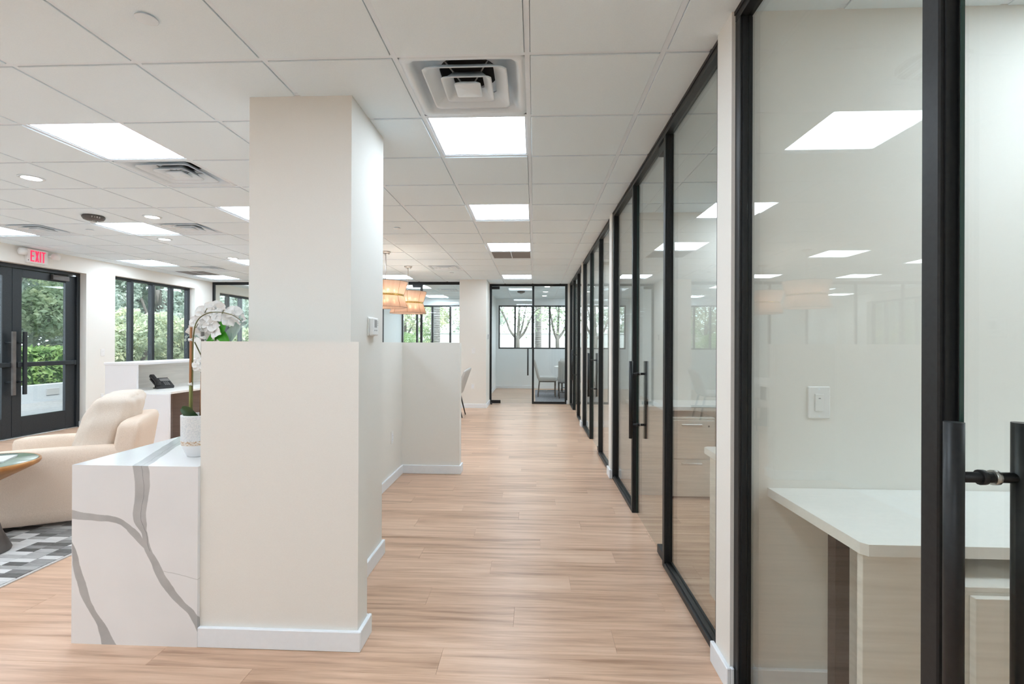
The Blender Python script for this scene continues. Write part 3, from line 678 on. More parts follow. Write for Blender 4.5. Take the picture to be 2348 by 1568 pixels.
# glass front of the end room
t = thing('wall_glass', 'black framed glass front of the room at the corridor end', 'glass wall', kind='structure')
ex0, ex1, em0, em1 = -0.985, 0.735, -0.045, 0.0
B(ex0, ex1, YE, YE + 0.05, CEIL - 0.055, CEIL, ch=0.002).build('head_rail', 'black', t)
B(em1, ex1 - FW - 0.01, YE, YE + 0.05, 0, 0.05, ch=0.003).build('sill_rail', 'black', t)
for x in (ex0, em0, ex1 - FW - 0.01): B(x, x + FW + (0.01 if x > 0.5 else 0), YE, YE + 0.05, 0, CEIL - 0.055, ch=0.003).build('post', 'black', t)
B(em1 + 0.0005, ex1 - FW - 0.011, YE + 0.02, YE + 0.03, 0.052, CEIL - 0.057).build('pane', 'glass', t)
d = thing('door_5', 'frameless glass end door with slim black pull', 'door', kind='structure')
B(ex0 + FW + 0.004, em0 - 0.006, YE + 0.02, YE + 0.03, 0.012, CEIL - 0.062).build('pane', 'glass', d)
h = empty('handle', (-0.135, YE + 0.025, 0)); h.parent = d
MB().tube([(0, -0.06, 0.63), (0, -0.06, 1.235)], 0.0155, 14).build('bar', 'black', h)
for z in (0.73, 1.13): MB().tube([(0, -0.06, z), (0, 0.02, z)], 0.0095, 10).build('standoff', 'black', h)
patch(d, (ex0 + FW, ex0 + FW + 0.17, YE + 0.004, YE + 0.046, CEIL - 0.12, CEIL - 0.062)); patch(d, (ex0 + FW, ex0 + FW + 0.20, YE + 0.004, YE + 0.046, 0.008, 0.075))
MB().lathe([(0.001, 0.03), (0.016, 0.03), (0.02, 0.022), (0.02, 0.0), (0.001, 0.0)], 14).build('door_stop', 'blackplastic', None, (-0.93, 10.84, 0))
tag(D.objects['door_stop'], 'small black floor door stop by the end door', 'door stop')

# glass front of the meeting rooms to the left of the pillar
YM = 10.60
t = thing('wall_glass', 'black framed glass front of the meeting rooms left of the pillar', 'glass wall', kind='structure')
B(XW, -1.54, YM, YM + 0.05, CEIL - 0.065, CEIL, ch=0.002).build('head_rail', 'black', t)
mx_ = [XW, -6.0, -5.05, -4.06, -3.3, -2.45, -1.585]
for x in mx_: B(x, x + FW, YM, YM + 0.05, 0, CEIL - 0.065, ch=0.003).build('post', 'black', t)
for a, b in zip(mx_[:-1], mx_[1:]):
    door = abs(a + 3.3) < 0.01
    B(a + FW + 0.0005, b - 0.0005, YM + 0.02, YM + 0.03, 0.012 if door else 0.052, CEIL - 0.067).build('pane', 'glass', t)
    if door: patch(t, (b - 0.17, b, YM + 0.004, YM + 0.046, CEIL - 0.125, CEIL - 0.067)); patch(t, (b - 0.17, b, YM + 0.004, YM + 0.046, 0.008, 0.07))
    else: B(a + FW, b, YM, YM + 0.05, 0, 0.05, ch=0.003).build('sill_rail', 'black', t)

# ------------------------------------------------------------------ windows
def window_y(name, lab, y0, y1, z0, z1, n, x=XG):
    """window in the left wall: panes side by side along Y"""
    t = thing(name, lab, 'window', kind='structure')
    f = 0.045; xa, xb = x - 0.05, x + 0.04
    for b in ((xa, xb, y0, y1, z1 - f, z1), (xa, xb, y0, y1, z0, z0 + f), (xa, xb, y0, y0 + f, z0 + f, z1 - f), (xa, xb, y1 - f, y1, z0 + f, z1 - f)):
        B(*b, ch=0.003).build('frame', 'bronze', t)
    for k in range(n):
        a = y0 + (y1 - y0) * k / n; b = y0 + (y1 - y0) * (k + 1) / n
        if k: B(xa, xb, a - 0.028, a + 0.028, z0 + f, z1 - f, ch=0.003).build('mullion', 'bronze', t)
        B(x - 0.008, x, a + (0.028 if k else f) + 0.0005, b - (0.028 if k < n - 1 else f) - 0.0005, z0 + f, z1 - f).build('pane', 'winglass', t)
    B(x + 0.04, XW + 0.02, y0, y1, z0 - 0.02, z0 + 0.005, ch=0.002).build('sill', 'trim', t)
window_y('window_1', 'black framed window of four panes behind the reception desk', W1a, W1b, WZ0, WZ1, 4)
window_y('window_2', 'black framed window inside the left glass room behind the orchid', W2a, W2b, WZ0, WZ1, 5)
def window_x(name, lab, x0, x1, z0, z1, bars):
    t = thing(name, lab, 'window', kind='structure')
    f = 0.04; ya, yb = YF + 0.02, YF + 0.11; y = YF + 0.06
    for b in ((x0, x1, ya, yb, z1 - f, z1), (x0, x1, ya, yb, z0, z0 + f), (x0, x0 + f, ya, yb, z0 + f, z1 - f), (x1 - f, x1, ya, yb, z0 + f, z1 - f)):
        B(*b, ch=0.003).build('frame', 'bronze', t)
    E_ = [x0 + f - 0.025] + bars + [x1 - f + 0.025]
    for k, x in enumerate(bars): B(x - 0.025, x + 0.025, ya, yb, z0 + f, z1 - f, ch=0.003).build('mullion', 'bronze', t)
    for a, b in zip(E_[:-1], E_[1:]): B(a + 0.0255, b - 0.0255, y, y + 0.008, z0 + f, z1 - f).build('pane', 'winglass', t)
window_x('window_3', 'black framed window band with palm trunk in the meeting room', C0, C1, FZ0, FZ1, [-3.50, -3.03, -2.50, -2.02])
window_x('window_4', 'black framed window band in the room at the corridor end', E0, E1, FZ0, FZ1, [-0.567, -0.052, 0.458, 0.97, 1.47])

# entrance double door
t = thing('door_6', 'dark bronze glazed double entrance door with push bars', 'door', kind='structure')
fx0, fx1 = XG - 0.06, XG + 0.05
B(fx0, fx1, DY0, DY1, DZ - 0.055, DZ, ch=0.003).build('head_frame', 'bronze', t)
for a, b in ((DY0, DY0 + 0.05), (DY1 - 0.05, DY1)): B(fx0, fx1, a, b, 0, DZ - 0.055, ch=0.003).build('jamb', 'bronze', t)
B(fx0 - 0.06, fx1 + 0.02, DY0 + 0.05, DY1 - 0.05, 0, 0.012, ch=0.003).build('threshold', 'steel', t)
mid = 6.535
for lo, hi, s_ in ((DY0 + 0.055, mid - 0.003, -1), (mid + 0.003, DY1 - 0.055, 1)):
    lf = empty('leaf', (0, 0, 0)); lf.parent = t
    lx0, lx1 = XG - 0.025, XG + 0.02
    zb, zt = 0.016, DZ - 0.06
    g0, g1, h0, h1 = lo + 0.125, hi - 0.155, 0.285, 2.24
    if s_ < 0: g0, g1 = lo + 0.155, hi - 0.125
    mb = B(lx0, lx1, lo, g0, zb, zt, ch=0.002).box(lx0, lx1, g1, hi, zb, zt, ch=0.002).box(lx0, lx1, g0, g1, zb, h0, ch=0.002).box(lx0, lx1, g0, g1, h1, zt, ch=0.002)
    mb.build('stile_frame', 'bronze', lf)
    B(XG - 0.008, XG + 0.002, g0 + 0.0005, g1 - 0.0005, h0 + 0.0005, h1 - 0.0005).build('pane', 'winglass', lf)
    pb = B(XG + 0.045, XG + 0.075, lo + 0.04, hi - 0.04, 0.985, 1.05, ch=0.008)
    pb.box(XG + 0.02, XG + 0.078, lo + 0.03, lo + 0.07, 0.98, 1.055, ch=0.006).box(XG + 0.02, XG + 0.078, hi - 0.07, hi - 0.03, 0.98, 1.055, ch=0.006)
    pb.build('push_bar', 'bronze', lf)
    hy = (mid - 0.035) if s_ < 0 else (mid + 0.115)
    B(XG + 0.075, XG + 0.105, hy - 0.028, hy + 0.018, 0.60, 1.475, ch=0.004).build('pull_bar', 'pewter' if s_ < 0 else 'bronze', lf)  # left bar's paler metal paints in the light that catches it
    for z in (0.78, 1.32): MB().tube([(XG + 0.02, hy - 0.05 * (1 if s_ < 0 else 1), z), (XG + 0.09, hy, z)], 0.012, 10).build('pull_standoff', 'bronze', lf)
    if s_ > 0:
        B(XG + 0.02, XG + 0.065, hi - 0.40, hi - 0.14, 2.26, 2.335, ch=0.005).build('closer', 'pewter', lf)
        MB().tube([(XG + 0.045, hi - 0.37, 2.345), (XG + 0.16, hi - 0.28, 2.352), (XG + 0.05, hi - 0.08, 2.36)], 0.009, 8).build('closer_arm', 'black', lf)
        B(XG + 0.02, XG + 0.06, hi - 0.12, hi - 0.03, 2.345, 2.37, ch=0.003).build('arm_bracket', 'steel', lf)

# ------------------------------------------------------------------ exit sign
t = thing('exit_sign', 'white exit sign with red letters and two lamp heads above the entrance', 'sign')
yc = 6.72
B(XW, XW + 0.045, yc - 0.15, yc + 0.15, 2.435, 2.632, ch=0.008).build('body', 'plastic', t)
def letter(pl_, y0):
    for poly in pl_: MB().prism([(XW + 0.0455, y0 + a, 2.455 + b) for a, b in poly], (0.004, 0, 0)).build('letter', 'red', t)
Hh, Ww, S_ = 0.152, 0.052, 0.016
def rect(a, b, c, d): return [(a, c), (b, c), (b, d), (a, d)]
def poly_letter(ch, y0):
    mb = MB()
    if ch == 'E': ps = [rect(0, S_, 0, Hh), rect(S_, Ww, 0, S_), rect(S_, Ww, Hh - S_, Hh), rect(S_, Ww * 0.85, Hh / 2 - S_ / 2, Hh / 2 + S_ / 2)]
    if ch == 'X': ps = [[(0, 0), (S_ * 1.1, 0), (Ww, Hh), (Ww - S_ * 1.1, Hh)], [(Ww - S_ * 1.1, 0), (Ww, 0), (S_ * 1.1, Hh), (0, Hh)]]
    if ch == 'I': ps = [rect(0, S_, 0, Hh)]
    if ch == 'T': ps = [rect(Ww / 2 - S_ / 2, Ww / 2 + S_ / 2, 0, Hh - S_), rect(0, Ww, Hh - S_, Hh)]
    for q, p in enumerate(ps): mb.prism([(XW + 0.0455, y0 + a, 2.458 + b) for a, b in p], (0.004 + 0.0003 * q, 0, 0))
    mb.build('letter', 'red', t)
for ch, y0 in (('E', yc - 0.105), ('X', yc - 0.04), ('I', yc + 0.025), ('T', yc + 0.052)): poly_letter(ch, y0)
for s_ in (-1, 1):
    yy = yc + s_ * 0.235
    lh = MB().tube([(XW, yy - s_ * 0.07, 2.57), (XW + 0.05, yy - s_ * 0.03, 2.57), (XW + 0.06, yy, 2.57)], 0.014, 10)
    lh.lathe([(0.001, -0.045), (0.045, -0.04), (0.055, -0.01), (0.055, 0.02), (0.035, 0.045), (0.001, 0.05)], 18, (XW + 0.07, yy, 2.57))
    lh.build('lamp_head', 'plastic', t)
MB().lathe([(0.001, 0), (0.006, 0), (0.006, 0.004), (0.001, 0.004)], 10).build('test_button', 'blackplastic', t, (XW + 0.045, yc - 0.135, 2.47), (0, PI / 2, 0))

# ------------------------------------------------------------------ plates, thermostat, reader
def plate(name, lab, cat, loc, face, w_=0.074, h_=0.116, kind='switch'):
    """face: '-y' or '+x' or '-x'"""
    rz = {'-y': 0, '+x': PI / 2, '-x': -PI / 2}[face]
    t = thing(name, lab, cat, loc, rz)
    B(-w_ / 2, w_ / 2, -0.006, 0, -h_ / 2, h_ / 2, ch=0.003).build('cover_plate', 'plastic', t)
    if kind == 'switch':
        B(-0.0175, 0.0175, -0.009, -0.006, -0.034, 0.034, ch=0.002).build('rocker', 'plastic', t)
        B(-0.004, 0.004, -0.0098, -0.009, 0.014, 0.018).build('indicator', 'grey', t)
    else:
        B(-0.0175, 0.0175, -0.008, -0.006, -0.034, 0.034, ch=0.001).build('socket_face', 'trim', t)
        for z in (-0.017, 0.017):
            for x in (-0.006, 0.006): B(x - 0.001, x + 0.001, -0.0085, -0.008, z - 0.004, z + 0.004).build('slot', 'grey', t)
    for z in (-h_ / 2 + 0.010, h_ / 2 - 0.010): MB().tube([(0, -0.0066, z), (0, -0.0058, z)], 0.003, 8).build('screw', 'trim', t)
plate('light_switch', 'white rocker light switch on the wall inside the nearest office', 'switch', (1.105, 1.985, 1.122), '-y', 0.084, 0.124)
plate('light_switch', 'white light switch plate on the far pillar wall', 'switch', (-1.244, 10.20, 1.181), '-y')
plate('wall_outlet', 'white outlet plate low on the far pillar wall', 'outlet', (-1.259, 10.20, 0.444), '-y', kind='socket')
plate('light_switch', 'white switch on the window wall between entrance and window', 'switch', (XW, 7.83, 1.163), '+x')
plate('wall_outlet', 'white outlet on the window wall left of the reception desk', 'outlet', (XW, 7.83, 0.435), '+x', kind='socket')
plate('wall_outlet', 'white outlet on the cubicle half wall behind the column', 'outlet', (-1.36, 4.72, 0.435), '+x', kind='socket')
plate('light_switch', 'white switch inside the second office seen through glass', 'switch', (1.16, 5.005, 1.15), '-y')
t = thing('thermostat', 'white wall thermostat with grey display on the tall column', 'thermostat', (-0.965, 2.90, 1.44), PI / 2)
B(-0.06, 0.06, -0.008, 0, -0.056, 0.056, ch=0.004).build('back_plate', 'plastic', t)
B(-0.055, 0.055, -0.03, -0.008, -0.052, 0.052, ch=0.006).build('housing', 'plastic', t)
B(-0.022, 0.022, -0.0308, -0.03, -0.005, 0.04).build('display', 'grey', t)
for x in (-0.016, 0.016): B(x - 0.006, x + 0.006, -0.032, -0.03, -0.026, -0.018, ch=0.001).build('button', 'grey', t)
for z in (0.01, 0.02, 0.03): B(0.034, 0.042, -0.0315, -0.03, z - 0.002, z + 0.002).build('button', 'grey', t)
t = thing('card_reader', 'narrow light grey card reader on the side of the far pillar', 'card reader', (-0.985, 10.55, 1.47), PI / 2)
B(-0.022, 0.022, -0.02, 0, -0.055, 0.055, ch=0.004).build('housing', 'carstrip', t)
B(-0.012, 0.012, -0.0208, -0.02, -0.04, 0.02).build('reader_face', 'plastic', t)

# ------------------------------------------------------------------ marble counter and orchid
CH = 0.796
t = thing('side_counter', 'white marble waterfall counter with grey veins beside the half wall', 'counter')
B(-2.058, -1.519, 2.132, 3.1, CH - 0.03, CH).box(-1.519, -1.4795, 2.132, 2.578, CH - 0.03, CH).build('worktop', 'marble', t)
B(-2.058, -1.4795, 2.132, 2.162, 0, CH - 0.03).build('waterfall_panel', 'marble', t)
B(-2.058, -1.525, 3.07, 3.1, 0, CH - 0.03, ch=0.002).build('end_panel', 'marble', t)
B(-2.03, -1.525, 2.162, 3.07, 0.02, CH - 0.03).build('carcass', 'whiteq', t)

PT = Vector((-1.632, 2.352, CH))
t = thing('orchid_plant', 'white potted orchid on bamboo stakes standing on the marble counter', 'plant', PT)
MB().lathe([(0.001, 0.0), (0.042, 0.0), (0.048, 0.004), (0.066, 0.045), (0.072, 0.062), (0.0735, 0.19), (0.0735, 0.198), (0.068, 0.2), (0.066, 0.196), (0.066, 0.175), (0.001, 0.175)], 40).build('pot', 'pot', t)
MB().lathe([(0.001, 0.186), (0.03, 0.185), (0.0655, 0.178), (0.0655, 0.176), (0.001, 0.176)], 24).build('moss', 'soil', t)
stk1 = MB().tube([(-0.034, -0.01, 0.17), (-0.033, -0.01, 0.34)], 0.006, 10).build('stake', 'bamboogreen', t)
MB().tube([(-0.033, -0.01, 0.34), (-0.031, -0.01, 0.622)], 0.006, 10).build('stake', 'bamboo', t)
MB().tube([(0.004, 0.012, 0.17), (0.010, 0.012, 0.40)], 0.006, 10).build('stake', 'bamboo', t)
MB().tube([(0.010, 0.012, 0.40), (0.012, 0.012, 0.60)], 0.007, 10).build('stake', 'bark', t)
for z in (0.345, 0.56): MB().tube([(-0.041, -0.01, z), (-0.024, -0.01, z + 0.002)], 0.008, 8).build('tie', 'plastic', t)
MB().tube([(0.002, 0.012, 0.57), (0.022, 0.012, 0.572)], 0.009, 8).build('tie', 'plastic', t)
def arc(pts, n=8):
    """Catmull-Rom"""
    P = [Vector(p) for p in pts]; P = [P[0] * 2 - P[1]] + P + [P[-1] * 2 - P[-2]]
    out = []
    for i in range(1, len(P) - 2):
        for k in range(n):
            u = k / n; a, b, c, d = P[i - 1:i + 3]
            out.append(0.5 * ((2 * b) + (c - a) * u + (2 * a - 5 * b + 4 * c - d) * u * u + (-a + 3 * b - 3 * c + d) * u ** 3))
    out.append(P[-2]); return out
spray = arc([(-0.026, -0.008, 0.17), (-0.024, -0.008, 0.42), (-0.02, -0.008, 0.58), (0.0, -0.008, 0.655), (0.05, -0.006, 0.69), (0.11, 0.0, 0.695), (0.165, 0.004, 0.682), (0.208, 0.006, 0.655)])
MB().tube(spray, [0.0035 - 0.002 * k / len(spray) for k in range(len(spray))], 8).build('flower_stem', 'stem', t)
sp2 = arc([(0.02, 0.02, 0.17), (0.018, 0.02, 0.35), (0.016, 0.018, 0.45), (-0.006, 0.016, 0.50), (-0.03, 0.014, 0.55)])
MB().tube(sp2, 0.003, 8).build('flower_stem', 'stem', t)
def petal(mb, base_, dirv, nrm, ln, wd, cup=0.25):
    d = Vector(dirv).normalized(); n_ = Vector(nrm).normalized(); n_ = (n_ - d * n_.dot(d)).normalized(); u = d.cross(n_)
    V = []; F = []; N = 6
    for i in range(N + 1):
        s_ = i / N; wdt = wd * math.sin(PI * min(1, 0.08 + 0.88 * s_)) ** 0.7
        for j in (-2, -1, 0, 1, 2):
            q = j / 2
            V.append(Vector(base_) + d * ln * (s_ - 0.06 * q * q) + u * wdt * q + n_ * (cup * wd * (q * q) - 0.30 * ln * s_ * s_))
    for i in range(N):
        for j in range(4): F.append((i * 5 + j, i * 5 + j + 1, i * 5 + j + 6, i * 5 + j + 5))
    mb.add(V, F, True)
def flower(c, face, size, roll, name='flower'):
    f = Vector(face).normalized(); a = Vector((0, 0, 1)) if abs(f.z) < 0.9 else Vector((1, 0, 0))
    u = f.cross(a).normalized(); v = u.cross(f)
    mb = MB()
    for k in range(5):
        q = roll + PI / 2 + k * 2 * PI / 5
        wide = 0.62 if k in (1, 4) else 0.42
        petal(mb, Vector(c) + f * (0.002 * (k % 2)), u * math.cos(q) + v * math.sin(q), f, size, size * wide)
    mb.lathe([(0.001, -0.004), (0.006, 0.0), (0.005, 0.008), (0.001, 0.012)], 8, tuple(Vector(c) + f * 0.006))
    o = mb.build(name, 'petal', t, recalc=False)
    return o
rnd = random.Random(11)
for k, (x, z, sz) in enumerate([(-0.052, 0.60, 0.040), (-0.05, 0.645, 0.046), (-0.012, 0.69, 0.050), (-0.02, 0.62, 0.052), (0.02, 0.575, 0.052), (0.03, 0.635, 0.055), (0.035, 0.715, 0.048), (0.055, 0.60, 0.05),
                                (0.085, 0.665, 0.045), (0.09, 0.72, 0.038), (0.13, 0.665, 0.04), (0.155, 0.70, 0.042), (0.175, 0.668, 0.034), (0.065, 0.69, 0.05)]):
    flower((x, 0.03 + rnd.uniform(-0.005, 0.03), z), (rnd.uniform(-0.5, 0.5), rnd.choice((-1, 1)) * rnd.uniform(0.5, 1), rnd.uniform(-0.2, 0.4)), sz, rnd.uniform(0, 1.2))
flower((0.012, -0.012, 0.44), (0.2, -1, 0.1), 0.040, 0.2); flower((-0.005, -0.004, 0.452), (-0.5, -0.9, 0.2), 0.03, 0.7)
for x, z in ((0.03, 0.715), (0.115, 0.708), (-0.015, 0.64)):
    MB().tube([(x, 0, z - 0.022), (x + 0.008, 0.006, z)], 0.0018, 6).build('flower_stalk', 'stem', t)
for x, y, z in ((0.205, 0.006, 0.648), (0.214, 0.004, 0.662), (0.2, 0.01, 0.672), (-0.062, 0.0, 0.575), (-0.07, 0.004, 0.56), (-0.055, 0.01, 0.562)):
    MB().lathe([(0.001, -0.008), (0.005, -0.004), (0.006, 0.002), (0.001, 0.008)], 8, (x, y, z)).build('bud', 'leafsilver', t)
def leaf(mat, pts, wd, nrm, name='leaf'):
    C_ = arc(pts, 5); mb = MB(); V = []; F = []
    for i, p in enumerate(C_):
        s_ = i / (len(C_) - 1); d = (C_[min(i + 1, len(C_) - 1)] - C_[max(i - 1, 0)]).normalized()
        u = d.cross(Vector(nrm)).normalized(); n_ = u.cross(d)
        wdt = wd * max(0.02, math.sin(PI * min(0.99, 0.10 + 0.88 * s_))) ** 0.75
        for q in (-1, -0.5, 0, 0.5, 1): V.append(p + u * wdt * q + n_ * wdt * 0.3 * abs(q))
    for i in range(len(C_) - 1):
        for j in range(4): F.append((i * 5 + j, i * 5 + j + 1, i * 5 + j + 6, i * 5 + j + 5))
    mb.add(V, F, True); return mb.build(name, mat, t, recalc=False)
leaf('leafgreen', [(0.03, 0.03, 0.55), (0.085, 0.035, 0.60), (0.10, 0.036, 0.645), (0.075, 0.036, 0.678)], 0.024, (-0.2, -1, 0.1))
leaf('leafgreen', [(0.02, 0.035, 0.54), (0.07, 0.04, 0.588), (0.10, 0.04, 0.57), (0.13, 0.04, 0.53)], 0.026, (0.1, -1, 0.3))
leaf('leafsilver', [(0.06, 0.05, 0.50), (0.11, 0.052, 0.56), (0.165, 0.055, 0.63), (0.205, 0.055, 0.648)], 0.027, (0.2, -1, 0.35))
leaf('leafsilver', [(0.01, 0.05, 0.555), (-0.03, 0.045, 0.575), (-0.065, 0.04, 0.58), (-0.085, 0.035, 0.578)], 0.009, (0.0, -0.6, 1))
leaf('leafdark', [(-0.062, -0.03, 0.232), (-0.03, -0.03, 0.215), (0.0, -0.028, 0.188), (0.03, -0.024, 0.176)], 0.026, (-0.2, -1, 0.25))
leaf('leafdark', [(0.02, 0.0, 0.18), (0.06, 0.0, 0.21), (0.09, 0.0, 0.225)], 0.022, (0.1, -0.8, 0.6))
leaf('leafdark', [(0.0, 0.02, 0.18), (0.03, 0.05, 0.23), (0.05, 0.08, 0.25)], 0.022, (0.3, -0.8, 0.6))

# ------------------------------------------------------------------ reception desk and phone
t = thing('reception_desk', 'white reception desk with raised counter and open knee space', 'desk', (-5.04, 5.63, 0))
L_ = 2.1; TH = 1.098; WS = 0.755
B(0, 0.387, 0, 0.03, 0, TH - 0.03, ch=0.002).box(0.387, 0.78, 0, 0.03, 0, WS - 0.026, ch=0.002).build('end_panel', 'whiteq', t)
B(-0.01, 0.40, -0.005, L_ + 0.01, TH - 0.03, TH, ch=0.003).build('counter_top', 'whiteq', t)
B(0, 0.03, 0.03, L_, 0, TH - 0.03, ch=0.001).build('front_panel', 'whiteq', t)
B(0.03, 0.34, 0.031, 0.05, WS, TH - 0.03).build('niche_side', 'laminate', t)
B(0.03, 0.05, 0.05, L_, WS, TH - 0.03).build('niche_back', 'laminate', t)
B(0.03, 0.785, 0.03, L_, WS - 0.026, WS, ch=0.002).build('worktop', 'worktop', t)
B(0.70, 0.72, 1.7, L_, 0.05, WS - 0.026).build('side_panel', 'whiteq', t)
B(0.03, 0.70, 0.95, 0.97, 0.02, WS - 0.026).build('inner_divider', 'taupe', t)
B(0.10, 0.12, 0.03, L_, 0.02, WS - 0.026).build('modesty_panel', 'taupe', t)
B(0, 0.78, L_, L_ + 0.03, 0, WS - 0.026, ch=0.002).build('end_panel', 'whiteq', t)
t = thing('desk_phone', 'black desk telephone with handset on the reception worktop', 'telephone', (-4.72, 6.12, WS), PI / 2 - 0.5)
MB().prism([(-0.09, -0.10, 0), (0.09, -0.10, 0), (0.09, -0.10, 0.012), (-0.09, -0.10, 0.012)], (0, 0.13, 0)).build('foot', 'blackplastic', t)
MB().prism([(-0.10, -0.09, 0.012), (-0.10, -0.085, 0.03), (-0.10, 0.09, 0.125), (-0.10, 0.10, 0.11)], (0.20, 0, 0)).build('body', 'blackplastic', t)
B(-0.06, 0.06, 0.05, 0.062, 0.0, 0.09, ch=0.002).build('stand', 'blackplastic', t)
hs = MB().rbox(0.025, 0.10, 0.016, 0.014, (0, 0, 0), 4)
hs.rbox(0.028, 0.03, 0.022, 0.014, (0, 0.085, -0.008), 3).rbox(0.028, 0.03, 0.022, 0.014, (0, -0.085, -0.008), 3)
hs.build('handset', 'blackplastic', t, (-0.075, 0.005, 0.112), (0.5, 0, 0))
B(-0.015, 0.09, -0.03, 0.03, 0, 0.003).build('screen', 'grey', t, (0.0, 0.035, 0.1005), (0.497, 0, 0))
for r_ in range(4):
    for c in range(3): B(-0.007, 0.007, -0.005, 0.005, 0, 0.004, ch=0.001).build('key', 'grey', t, (0.012 + c * 0.021, -0.065 + r_ * 0.018, 0.0455 + r_ * 0.0098), (0.497, 0, 0))

# ------------------------------------------------------------------ armchair
ang = math.atan2(-0.485, -0.875)
Fv = Vector((-0.875, -0.485, 0)); Lv = Vector((0.485, -0.875, 0))
nb = Vector((-2.98, 3.63, 0))            # near back corner on the floor
W_, DP = 0.80, 0.95
org = nb + Fv * (DP / 2) - Lv * (W_ / 2)
t = thing('armchair', 'beige linen club armchair with a large loose back cushion', 'armchair', org, ang)
hx, hy = DP / 2, W_ / 2                   # local x = front, y = towards the camera
for s_ in (1, -1):
    MB().rbox(0.44, 0.07, 0.255, 0.035, (0.03, s_ * (hy - 0.07), 0.31), 5, (0, 0.004, 0.012)).build('arm', 'linen', t)
MB().rbox(0.40, hy - 0.135, 0.12, 0.03, (0.06, 0, 0.17), 5).build('seat_base', 'linen', t)
MB().rbox(0.34, hy - 0.145, 0.075, 0.05, (0.12, 0, 0.36), 6, (0.01, 0, 0.03)).build('seat_cushion', 'linenlight', t)
def lean(q):
    k = (q.z - 0.05) * 0.16
    return Vector((q.x - k + 0.02, q.y, q.z))
MB().rbox(0.075, hy - 0.002, 0.345, 0.045, (-hx + 0.15, 0, 0.40), 6, (0.006, 0, 0.01), xf=lean).build('back_frame', 'linen', t)
def lean2(q):
    k = (q.z - 0.42) * 0.33
    return Vector((q.x - k, q.y, q.z))
MB().rbox(0.12, hy - 0.145, 0.26, 0.06, (-hx + 0.345, 0, 0.665), 12, (0.055, 0.012, 0.018), 0.007, 5, xf=lean2).build('back_cushion', 'linenlight', t)
MB().tube(arc([(-hx + 0.10, -hy + 0.17, 0.88), (-hx + 0.15, 0, 0.915), (-hx + 0.10, hy - 0.17, 0.88)]), 0.004, 6).build('piping', 'linen', t)
for x in (-0.33, 0.35):
    for y in (-hy + 0.07, hy - 0.07): B(x - 0.03, x + 0.03, y - 0.03, y + 0.03, 0.0175, 0.058, ch=0.004).build('foot', 'walnut', t)

# ------------------------------------------------------------------ side table and magazine
TC = Vector((-3.47, 2.968, 0.0142))
t = thing('side_table', 'round side table with bronze rim and dark conical pedestal', 'table', TC)
MB().lathe([(0.001, 0.572), (0.268, 0.572), (0.272, 0.568), (0.001, 0.566)], 56).build('table_top', 'verdigris', t)
MB().lathe([(0.001, 0.565), (0.272, 0.565), (0.278, 0.572), (0.285, 0.565), (0.285, 0.555), (0.276, 0.540), (0.21, 0.505), (0.10, 0.45), (0.06, 0.42), (0.001, 0.42)], 56).build('rim_bowl', 'bronzerim', t)
MB().lathe([(0.001, 0.43), (0.058, 0.43), (0.052, 0.38), (0.064, 0.28), (0.105, 0.12), (0.148, 0.012), (0.144, 0.0), (0.001, 0.0)], 40).build('pedestal', 'pewter', t)
t = thing('magazine', 'thin magazine with pale cover lying on the round table', 'magazine', TC + Vector((0.0, 0.02, 0.5725)), 0.5)
B(-0.13, 0.13, -0.10, 0.10, 0.0, 0.009, ch=0.001).build('pages', 'paper', t)
B(-0.131, 0.131, -0.101, 0.101, 0.009, 0.0105).build('cover', 'paper', t)
B(-0.11, 0.05, 0.02, 0.08, 0.0105, 0.011).build('print', 'ink', t)

# ------------------------------------------------------------------ patchwork rug
RX0, RX1, RY0, RY1 = -5.6, -2.9, 1.9, 4.45
t = thing('patchwork_rug', 'grey and white patchwork hide rug under the armchair and table', 'rug')
B(RX0, RX1, RY0, RY1, 0, 0.009, ch=0.002).build('backing', 'rugedge', t)
pw, ph = 0.125, 0.048
patch_me = {}
rr = random.Random(5); far_p = MB(); cnt = 0
ny = int((RY1 - RY0 - 0.02) / ph); nx = int((RX1 - RX0 - 0.02) / pw) + 1
for a in range(ny):
    yy = RY0 + 0.012 + (a + 0.5) * ph; o = (a % 2) * pw * 0.45
    for b in range(nx):
        x1 = RX1 - 0.012 - b * pw + o - (pw * 0.45 if a % 2 else 0); x0 = x1 - pw
        x0 = max(x0, RX0 + 0.012)
        if x1 - x0 < 0.02: continue
        ln = round(x1 - x0, 3)
        if x1 > -3.95 and 2.35 < yy < 3.7 and cnt < 298:
            if ln not in patch_me: patch_me[ln] = B(-ln / 2 + 0.0012, ln / 2 - 0.0012, -ph / 2 + 0.0012, ph / 2 - 0.0012, 0, 0.004, ch=0.001).mesh('patch', 'patch')
            inst(patch_me[ln], 'patch', t, ((x0 + x1) / 2, yy, 0.009 + rr.uniform(0, 0.0008))); cnt += 1
        else: far_p.box(x0 + 0.0012, x1 - 0.0012, yy - ph / 2 + 0.0012, yy + ph / 2 - 0.0012, 0.009, 0.013)
fp = far_p.build('patch_field', 'patch', t, recalc=False); fp['kind'] = 'stuff'

